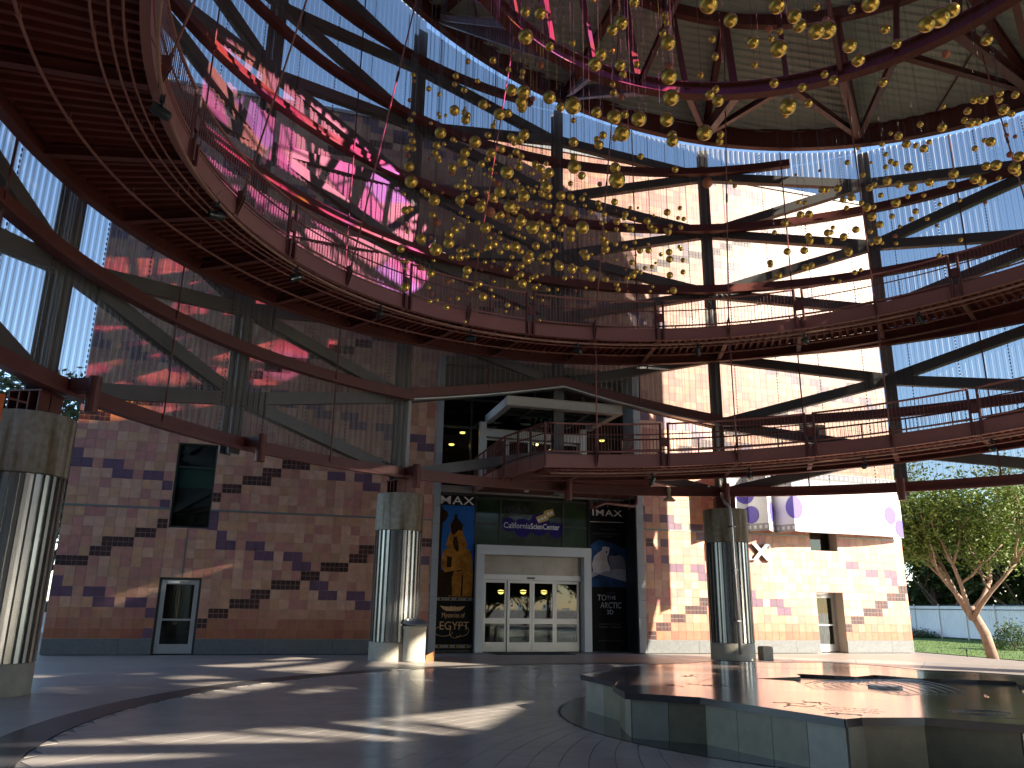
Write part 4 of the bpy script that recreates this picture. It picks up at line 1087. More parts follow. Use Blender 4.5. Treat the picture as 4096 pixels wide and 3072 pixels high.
# coloured glass oculus: a ring of dichroic panes and glazing bars
names = ['magenta', 'pink', 'magenta', 'violet', 'pink', 'rose', 'magenta', 'amber']
rp = random.Random(4)
rad = [0.0, 1.7, 3.3, 4.85]
for i in range(3):
    nseg = (6, 12, 18)[i]
    for j2 in range(nseg):
        ta, tb = 2*pi*j2/nseg, 2*pi*(j2+1)/nseg; q = MB(); pts = []
        ra_, rb_ = rad[i]+0.05, rad[i+1]-0.05
        for t in frange(ta, tb, 0.13): pts.append((OC.x+rb_*cos(t), OC.y+rb_*sin(t)))
        for t in frange(tb, ta, 0.13): pts.append((OC.x+ra_*cos(t), OC.y+ra_*sin(t)))
        q.face([(x, y, zroof(x, y)+0.86) for x, y in pts]); K(q.obj('oculus_pane', DICH[rp.choice(names)], fix=False))
q = MB()
for r_ in rad[1:]:
    for k in range(36):
        a = OC + Vector((r_*cos(2*pi*k/36), r_*sin(2*pi*k/36), 0)); b_ = OC + Vector((r_*cos(2*pi*(k+1)/36), r_*sin(2*pi*(k+1)/36), 0))
        a.z = zroof(a.x, a.y)+0.86; b_.z = zroof(b_.x, b_.y)+0.86; q.bar(a, b_, 0.05, 0.07)
for k in range(18):
    a = OC + Vector((1.7*cos(2*pi*k/18), 1.7*sin(2*pi*k/18), 0)); b_ = OC + Vector((4.85*cos(2*pi*k/18), 4.85*sin(2*pi*k/18), 0)); a.z = zroof(a.x, a.y)+0.86; b_.z = zroof(b_.x, b_.y)+0.86
    if k % 3 != 1: q.bar(a, b_, 0.06, 0.08)
K(q.obj('glazing_bar', RED))
q = MB(); pts = []  # opaque arc added across the oculus to keep pink light off the chord ring
for t in range(60, 240, 4):
    p = pol(RL, t, ZL); n_v = Vector((0.256, 0.032, 1.0)); lam = ((20.8+0.86) - ((p-ce).dot(n_v)))/S.dot(n_v); h = p + S*lam
    if (Vector((h.x, h.y, 0)) - OC).length < OR: pts.append(h)
for a, b_ in zip(pts, pts[1:]): q.bar(a, b_, 0.95, 0.06)
if q.v: K(q.obj('curved_glazing_beam', RED))
# underside purlins between deck and beams
q = MB()
for u_ in (-12, -10, -8, 8, 10, 12):
    h = sqrt(13.9**2-u_*u_); a = ce + dirv*u_ + nrm*h; b_ = ce + dirv*u_ - nrm*h; a.z = zroof(a.x, a.y)+0.64; b_.z = zroof(b_.x, b_.y)+0.64
    q.tube([a, b_], 0.03, 5)
K(q.obj('purlin', RED))

# ================================================================== SPIRAL WALKWAY
walk = thing('spiral_walkway', 'red steel walkway spiralling up round the inside of the rotunda with barred railings', 'walkway', (CX, CY, 0))
def W(o): return keep_parent(o, walk)
TH0, TH1 = 98.5, -368.0        # unwound angle, climbing clockwise
GA, GB = -37.0, -128.0         # flight left out here, out of view, so sun reaches the floor
def runs(a, b_):
    out = []
    if a > GA: out.append((a, max(b_, GA)))
    if b_ < GB: out.append((min(a, GB), b_))
    return [(u, v) for u, v in out if u - v > 0.4]
def ingap(t): return GB < t < GA
RI, RO = 11.5, 14.0
def seg(a, b_, st=1.5): return frange(a, b_, st)
# inner fascia: one channel length per half bay
FAS = [98.5, 90.0] + [90.0 - 11.25*k for k in range(1, 41)]
for a, b_ in zip(FAS, FAS[1:]):
    if ingap((a+b_)/2): continue
    q = MB(); q.sweep([(RI-0.03, 0.0), (RI+0.10, 0.0), (RI+0.10, 0.03), (RI, 0.03), (RI, 0.38), (RI+0.10, 0.38), (RI+0.10, 0.41), (RI-0.03, 0.41), (RI-0.03, 0.38), (RI-0.012, 0.38), (RI-0.012, 0.03), (RI-0.03, 0.03)], seg(a-0.02, b_+0.02), zr_th)
    W(q.obj('fascia', RED_IN))
q = MB(); q.sweep([(RO-0.16, -0.08), (RO+0.03, -0.08), (RO+0.03, -0.04), (RO+0.012, -0.04), (RO+0.012, 0.30), (RO+0.03, 0.30), (RO+0.03, 0.33), (RO-0.10, 0.33), (RO-0.10, 0.30), (RO-0.012, 0.30), (RO-0.012, -0.04), (RO-0.16, -0.04)], seg(TH0, GA), zr_th)
W(q.obj('outer_beam', RED))
q = MB(); q.sweep([(RO-0.16, -0.08), (RO+0.03, -0.08), (RO+0.03, -0.04), (RO+0.012, -0.04), (RO+0.012, 0.30), (RO+0.03, 0.30), (RO+0.03, 0.33), (RO-0.10, 0.33), (RO-0.10, 0.30), (RO-0.012, 0.30), (RO-0.012, -0.04), (RO-0.16, -0.04)], seg(GB, TH1), zr_th); W(q.obj('outer_beam', RED))
# deck: floor plate and radial ribs of the corrugated soffit
for u_, v_ in runs(TH0, TH1):
    q = MB(); q.sweep([(RI+0.11, 0.33), (RO-0.11, 0.33), (RO-0.11, 0.37), (RI+0.11, 0.37)], seg(u_, v_), zr_th); W(q.obj('deck_plate', RED_DECK))
def rib(mb, th, w0=0.085, w1=0.13, zt=0.329, zb=0.20):
    z = zr_th(th); ta = Vector((-sin(radians(th)), cos(radians(th)), 0)); a = pol(RI+0.12, th); b_ = pol(RO-0.12, th)
    P_ = [a - ta*w0/2*0.85 + Vector((0,0,z+zb)), b_ - ta*w0/2 + Vector((0,0,z+zb)), b_ - ta*w1/2 + Vector((0,0,z+zt)), a - ta*w1/2*0.85 + Vector((0,0,z+zt)), a + ta*w0/2*0.85 + Vector((0,0,z+zb)), b_ + ta*w0/2 + Vector((0,0,z+zb)), b_ + ta*w1/2 + Vector((0,0,z+zt)), a + ta*w1/2*0.85 + Vector((0,0,z+zt))]
    i = len(mb.v); mb.v += [tuple(p) for p in P_]
    for f in ((0,4,5,1), (0,1,2,3), (4,7,6,5), (0,3,7,4), (1,5,6,2)): mb.f.append(tuple(i+k for k in f))
rest = MB(); th = TH0 - 0.6; nr = 0; pitch_ = 1.05
while th > TH1:
    if ingap(th): th -= pitch_; continue
    if -280 < th < -150 and nr < 120:
        s_ = MB(); rib(s_, th); W(s_.obj('deck_rib', RED_DECK)); nr += 1
    else: rib(rest, th)
    th -= pitch_
W(rest.obj('deck_ribs', RED_DECK, kind='stuff'))
# cross beams
th = 90.0
while th > TH1:
    if ingap(th): th -= 11.25; continue
    z = zr_th(th); a = pol(RI+0.115, th, z+0.09); b_ = pol(RO-0.115, th, z+0.06); q = MB(); q.ibeam(a, b_, 0.14, 0.2, 0.02); W(q.obj('cross_beam', RED)); th -= 11.25
# end beam at the entrance and landing to the upper doors
a = pol(RI, 98.5, 5.82); b_ = Vector((13.42, -2.88, 5.82)); c_ = Vector((13.28, 0.9, 5.82))
q = MB(); q.bar(a, b_, 0.05, 0.40); q.bar(b_, c_, 0.05, 0.40); W(q.obj('end_fascia', RED_IN))
q = MB(); q.prism([(13.32, 0.9), (13.46, -2.86), (13.5, -2.9)] + [(pol(14.02, t).x, pol(14.02, t).y) for t in (98, 94, 90, 86, 82, 78)] + [(19.2, -2.0), (19.2, 0.9)], 5.66, 5.9); W(q.obj('landing', RED))
q = MB()
for x in (13.9, 14.3, 15.6, 16.6): q.lathe([(0.001, 5.645), (0.11, 5.645), (0.11, 5.658), (0.001, 5.658)], 14, (x, -0.55), cap=False)
W(q.obj('recessed_light', BLACK))
# railings -------------------------------------------------------------
HT, HB, HM = 1.38, 0.50, 1.06
def rail_tube(r, dz, rad_, a, b_, name, m=RED_IN):
    if ingap((a+b_)/2): return
    q = MB(); q.tube([pol(r, t, zr_th(t)+dz) for t in seg(a, b_, 1.5)], rad_, 8); W(q.obj(name, m, smooth=True))
SPL = [101.25 - 22.5*k for k in range(1, 21)]      # splices with double posts
edges = [98.5] + SPL + [TH1]
for a, b_ in zip(edges, edges[1:]):
    if a - b_ < 1: continue
    rail_tube(RI, HT, 0.032, a-0.5, b_+0.5, 'top_rail'); rail_tube(RI, HB, 0.028, a-0.5, b_+0.5, 'bottom_rail'); rail_tube(RI+0.09, HM, 0.02, a, b_, 'hand_rail', RED)
posts = MB()
for t in SPL:
    if ingap(t): continue
    q = MB()
    for d in (-0.62, 0.62):
        p = pol(RI-0.01, t+d); z = zr_th(t); q.tube([(p.x, p.y, z+0.02), (p.x, p.y, z+HT)], 0.04, 8)
    p = pol(RI-0.03, t); z = zr_th(t); ta = Vector((-sin(radians(t)), cos(radians(t)), 0)); ra = Vector((cos(radians(t)), sin(radians(t)), 0))
    q.obox((p.x, p.y, z+0.78), ta*0.09, ra*0.03, Vector((0,0,0.14)))
    for d in (-0.10, 0.10): q.obox(Vector((p.x, p.y, z+0.2)) + ta*d - ra*0.03, ta*0.03, ra*0.05, Vector((0,0,0.2)))
    W(q.obj('splice_post', RED))
balm = MB(); balm.tube([(0,0,HB), (0,0,HT)], 0.0085, 5); bal_me = balm.mesh('baluster', RED_IN)
rest = MB(); nb = 0; t = 98.0
while t > TH1:
    if not ingap(t) and not any(abs(t - s_) < 0.8 for s_ in SPL):
        p = pol(RI, t); z = zr_th(t)
        if -282 < t < -180 and nb < 180 or (40 < t and nb < 400):
            o = bpy.data.objects.new('baluster', bal_me); COL.objects.link(o); o.location = (p.x, p.y, z); W(o); nb += 1
        else: rest.tube([(p.x, p.y, z+HB), (p.x, p.y, z+HT)], 0.0085, 4)
    t -= 0.53
W(rest.obj('balusters', RED_IN, kind='stuff'))
# outer railing
q = MB()
for dz, rad_ in ((1.36, 0.03), (1.0, 0.018), (0.75, 0.018), (0.5, 0.024)): [q.tube([pol(RO-0.05, t, zr_th(t)+dz) for t in seg(u_, v_, 2)], rad_, 6) for u_, v_ in runs(82, TH1)]
W(q.obj('outer_rail', RED))
q = MB(); t = 82.0; k = 0
while t > TH1:
    if ingap(t): t -= 0.5; k += 1; continue
    p = pol(RO-0.05, t); z = zr_th(t); r_ = 0.03 if k % 11 == 0 else 0.008; q.tube([(p.x, p.y, z+0.33), (p.x, p.y, z+1.36)], r_, 4); t -= 0.5; k += 1
W(q.obj('outer_balusters', RED, kind='stuff'))
# landing railing
def straight_rail(a, b_, n_):
    a = Vector(a); b_ = Vector(b_); q = MB()
    for dz, r_ in ((1.38, 0.035), (0.5, 0.028), (1.06, 0.018)): q.tube([a + Vector((0,0,dz)), b_ + Vector((0,0,dz))], r_, 8)
    for f in (0.004, 0.34, 0.66, 0.996): p = a.lerp(b_, f); q.tube([p + Vector((0,0,0.05)), p + Vector((0,0,1.38))], 0.04, 8)
    W(q.obj('landing_rail', RED))
    for i in range(n_):
        p = a.lerp(b_, (i+0.5)/n_); o = bpy.data.objects.new('baluster', bal_me); COL.objects.link(o); o.location = p; W(o)
straight_rail(pol(RI, 98.45, 5.62), (13.42, -2.88, 5.62), 20); straight_rail((13.42, -2.88, 5.62), (13.28, 0.8, 5.5), 26)
straight_rail((18.1, -2.75, 5.62), (18.9, 0.8, 5.6), 26)
# brackets for the hanger rods
BR = [90.0 - 22.5*k for k in range(0, 20)]
for t in BR:
    if ingap(t): continue
    z = zr_th(t); p = pol(RI, t); ta = Vector((-sin(radians(t)), cos(radians(t)), 0)); ra = Vector((cos(radians(t)), sin(radians(t)), 0)); q = MB()
    for d in (-0.035, 0.035):
        c_ = Vector((p.x, p.y, z)) + ta*d
        v = [c_ - ra*0.02, c_ - ra*0.16 + Vector((0,0,0.40)), c_ - ra*0.13 + Vector((0,0,0.56)), c_ - ra*0.02 + Vector((0,0,0.56))]
        i = len(q.v); q.v += [tuple(x - ta*0.008) for x in v] + [tuple(x + ta*0.008) for x in v]
        q.f += [(i,i+1,i+2,i+3), (i+7,i+6,i+5,i+4)] + [(i+a, i+4+a, i+4+(a+1) % 4, i+(a+1) % 4) for a in range(4)]
    W(q.obj('bracket', RED))
# conduits and the lighting track under the deck
q = MB()
for r_, dz, rr_ in ((13.0, 0.03, 0.026), (12.15, 0.02, 0.02), (11.95, 0.05, 0.02), (11.78, 0.04, 0.018)):
    for u_, v_ in runs(TH0-1, TH1):
        c = MB(); c.tube([pol(r_, t, zr_th(t)+dz-0.06) for t in seg(u_, v_, 2)], rr_, 6); W(c.obj('conduit', RED_IN, smooth=True))
    t = 84.0
    while t > TH1:
        if ingap(t): t -= 11.25; continue
        p = pol(r_, t, zr_th(t)+dz-0.06); q.tube([p, p + Vector((0,0,0.16))], 0.012, 4); q.tube([pol(r_, t-0.1, p.z), pol(r_, t+0.35, p.z)], rr_*1.5, 6); t -= 11.25
W(q.obj('conduit_hanger', RED_IN, kind='stuff'))
RT = 11.36
for u_, v_ in runs(98, TH1):
    c = MB(); c.tube([pol(RT, t, zr_th(t)-0.20) for t in seg(u_, v_, 1.5)], 0.026, 8); W(c.obj('lighting_track', mat('track_paint', (0.36, 0.2, 0.13), 0.45, 0, 0.1, 2), smooth=True))
t = 95.0
while t > TH1:
    if ingap(t): t -= 5.6; continue
    p = pol(RT, t, zr_th(t)); c = MB(); c.tube([p - Vector((0,0,0.2)), p + Vector((0,0,0.03)) + Vector((cos(radians(t)), sin(radians(t)), 0))*0.12], 0.011, 5); W(c.obj('track_stub', RED_IN)); t -= 5.6
# hanger rods
RODM = RED_IN
def rod(a, b_, lab, tb):
    a = Vector(a); b_ = Vector(b_); t = thing('hanger_rod', lab, 'rod', tuple(a), 'hanger rods of the walkway')
    q = MB(); q.tube([a, b_], 0.021, 7); keep_parent(q.obj('rod', RODM, smooth=True), t)
    d = (b_-a).normalized(); m_ = a.lerp(b_, tb); q = MB(); q.tube([m_ - d*0.14, m_ - d*0.12, m_ + d*0.12, m_ + d*0.14], 0.036, 8); keep_parent(q.obj('turnbuckle', RED), t)
    q = MB(); q.tube([a - d*0.02, a + d*0.16], 0.034, 8); keep_parent(q.obj('clevis', RED), t)
names_ = {180: 'red hanger rod nearest the camera at the top left of the walkway', 157.5: 'pink lit hanger rod rising from the walkway second from the left', 135: 'slanting hanger rod crossing the pink light third from the left', 112.5: 'hanger rod rising through the left edge of the sphere cloud', 90: 'hanger rod rising from the upper walkway above the entrance', 67.5: 'hanger rod from the upper walkway above the downpipe column', 45: 'hanger rod from the upper walkway near the right end of the tiled wall', 22.5: 'rightmost hanger rod of the upper walkway before the blue sky'}
for th, lab in names_.items():
    tt = th - 360; a = pol(RI-0.11, th, zr_th(tt)+0.47); e = pol(8.7, th); b_ = Vector((e.x, e.y, zroof(e.x, e.y)+0.3)); rod(a, b_, lab, 0.42)
for th, lab in ((90, 'vertical hanger rod between lower and upper walkway above the entrance railing'), (67.5, 'vertical hanger rod between the two walkways above the downpipe column'), (45, 'vertical hanger rod between the two walkways in front of the right wall end'), (22.5, 'vertical hanger rod between the two walkways at the right edge')):
    p = pol(RI-0.11, th); rod((p.x, p.y, zr_th(th)+0.47), (p.x, p.y, zr_th(th-360)+0.05), lab, 0.8)
# spotlights
def spot(t, lab, first=[None]):
    p = pol(RT, t, zr_th(t)-0.22)
    if first[0] is None:
        root = thing('spotlight', lab, 'spotlight', tuple(p), 'stage spotlights under the walkway')
        q = MB(); q.box(-0.06, 0.06, -0.05, 0.05, -0.16, 0.05); q.box(-0.02, 0.02, -0.03, 0.03, -0.19, -0.155); q.obj('clamp', LAMPB, root)
        q = MB(); q.bar((-0.15, 0, -0.19), (0.15, 0, -0.19), 0.03, 0.02); q.bar((-0.15, 0, -0.19), (-0.15, 0, -0.42), 0.02, 0.03, (1,0,0)); q.bar((0.15, 0, -0.19), (0.15, 0, -0.42), 0.02, 0.03, (1,0,0)); q.obj('yoke', LAMPB, root)
        q = MB()
        b_ = [(0.06, -0.26), (0.115, -0.22), (0.13, -0.12), (0.13, 0.05), (0.128, 0.22), (0.118, 0.22), (0.118, 0.06)]
        q.lathe(b_, 18, cap=True); can = q.obj('can', LAMPB, root); smooth_by_angle(can)
        can.location = (0, 0, -0.42); can.rotation_euler = (radians(100), 0, 0)
        q = MB(); q.lathe([(0.001, 0.07), (0.117, 0.062)], 18, cap=False); ln = q.obj('lens', mat('lamp_lens', (0.3, 0.34, 0.3), 0.08, 0.6, 0), can)
        q = MB(); pts = [(0.05, -0.06, -0.1), (0.16, -0.22, -0.24), (0.25, -0.2, -0.12), (0.42, -0.16, 0.06), (0.6, -0.1, 0.16)]; q.tube(pts, 0.007, 5); q.obj('safety_cable', BRASSW, root)
        first[0] = root
    else:
        src = first[0]; root = src.copy(); COL.objects.link(root); root['label'] = lab; root.location = p
        for ch in list(src.children):
            c = ch.copy(); COL.objects.link(c); c.parent = root
            for g_ in ch.children: d = g_.copy(); COL.objects.link(d); d.parent = c
    root.scale = (0.6, 0.6, 0.6)
    root.rotation_euler = (0, 0, radians(t + 90 + random.uniform(-50, 50)))
    for ch in root.children:
        if ch.name.startswith('can'): ch.rotation_euler = (radians(random.choice((70, 95, 115, 150, 175))), 0, 0)
SPOT = [(181-360, 'open spotlight can hanging nearest the camera at the upper left'), (162.9-360, 'second spotlight from the left under the upper walkway'), (145.5-360, 'third spotlight from the left under the upper walkway'), (129.2-360, 'fourth spotlight from the left under the upper walkway, below pink light'), (112.3-360, 'spotlight under the upper walkway above the left grey steel column'), (93.2-360, 'spotlight under the upper walkway straight above the entrance'), (72.8-360, 'spotlight under the upper walkway left of the downpipe column'), (55.8-360, 'spotlight under the upper walkway in front of the sunlit wall'), (39.1-360, 'rightmost visible spotlight under the upper walkway'),
        (81.1, 'leftmost spotlight under the lower walkway beside the red sprinkler pipe'), (65.8, 'spotlight under the lower walkway above the downpipe column'), (49.0, 'spotlight under the lower walkway near the right end of the wall'), (32.1, 'rightmost spotlight under the lower walkway')]
for t, lab in SPOT: spot(t, lab)

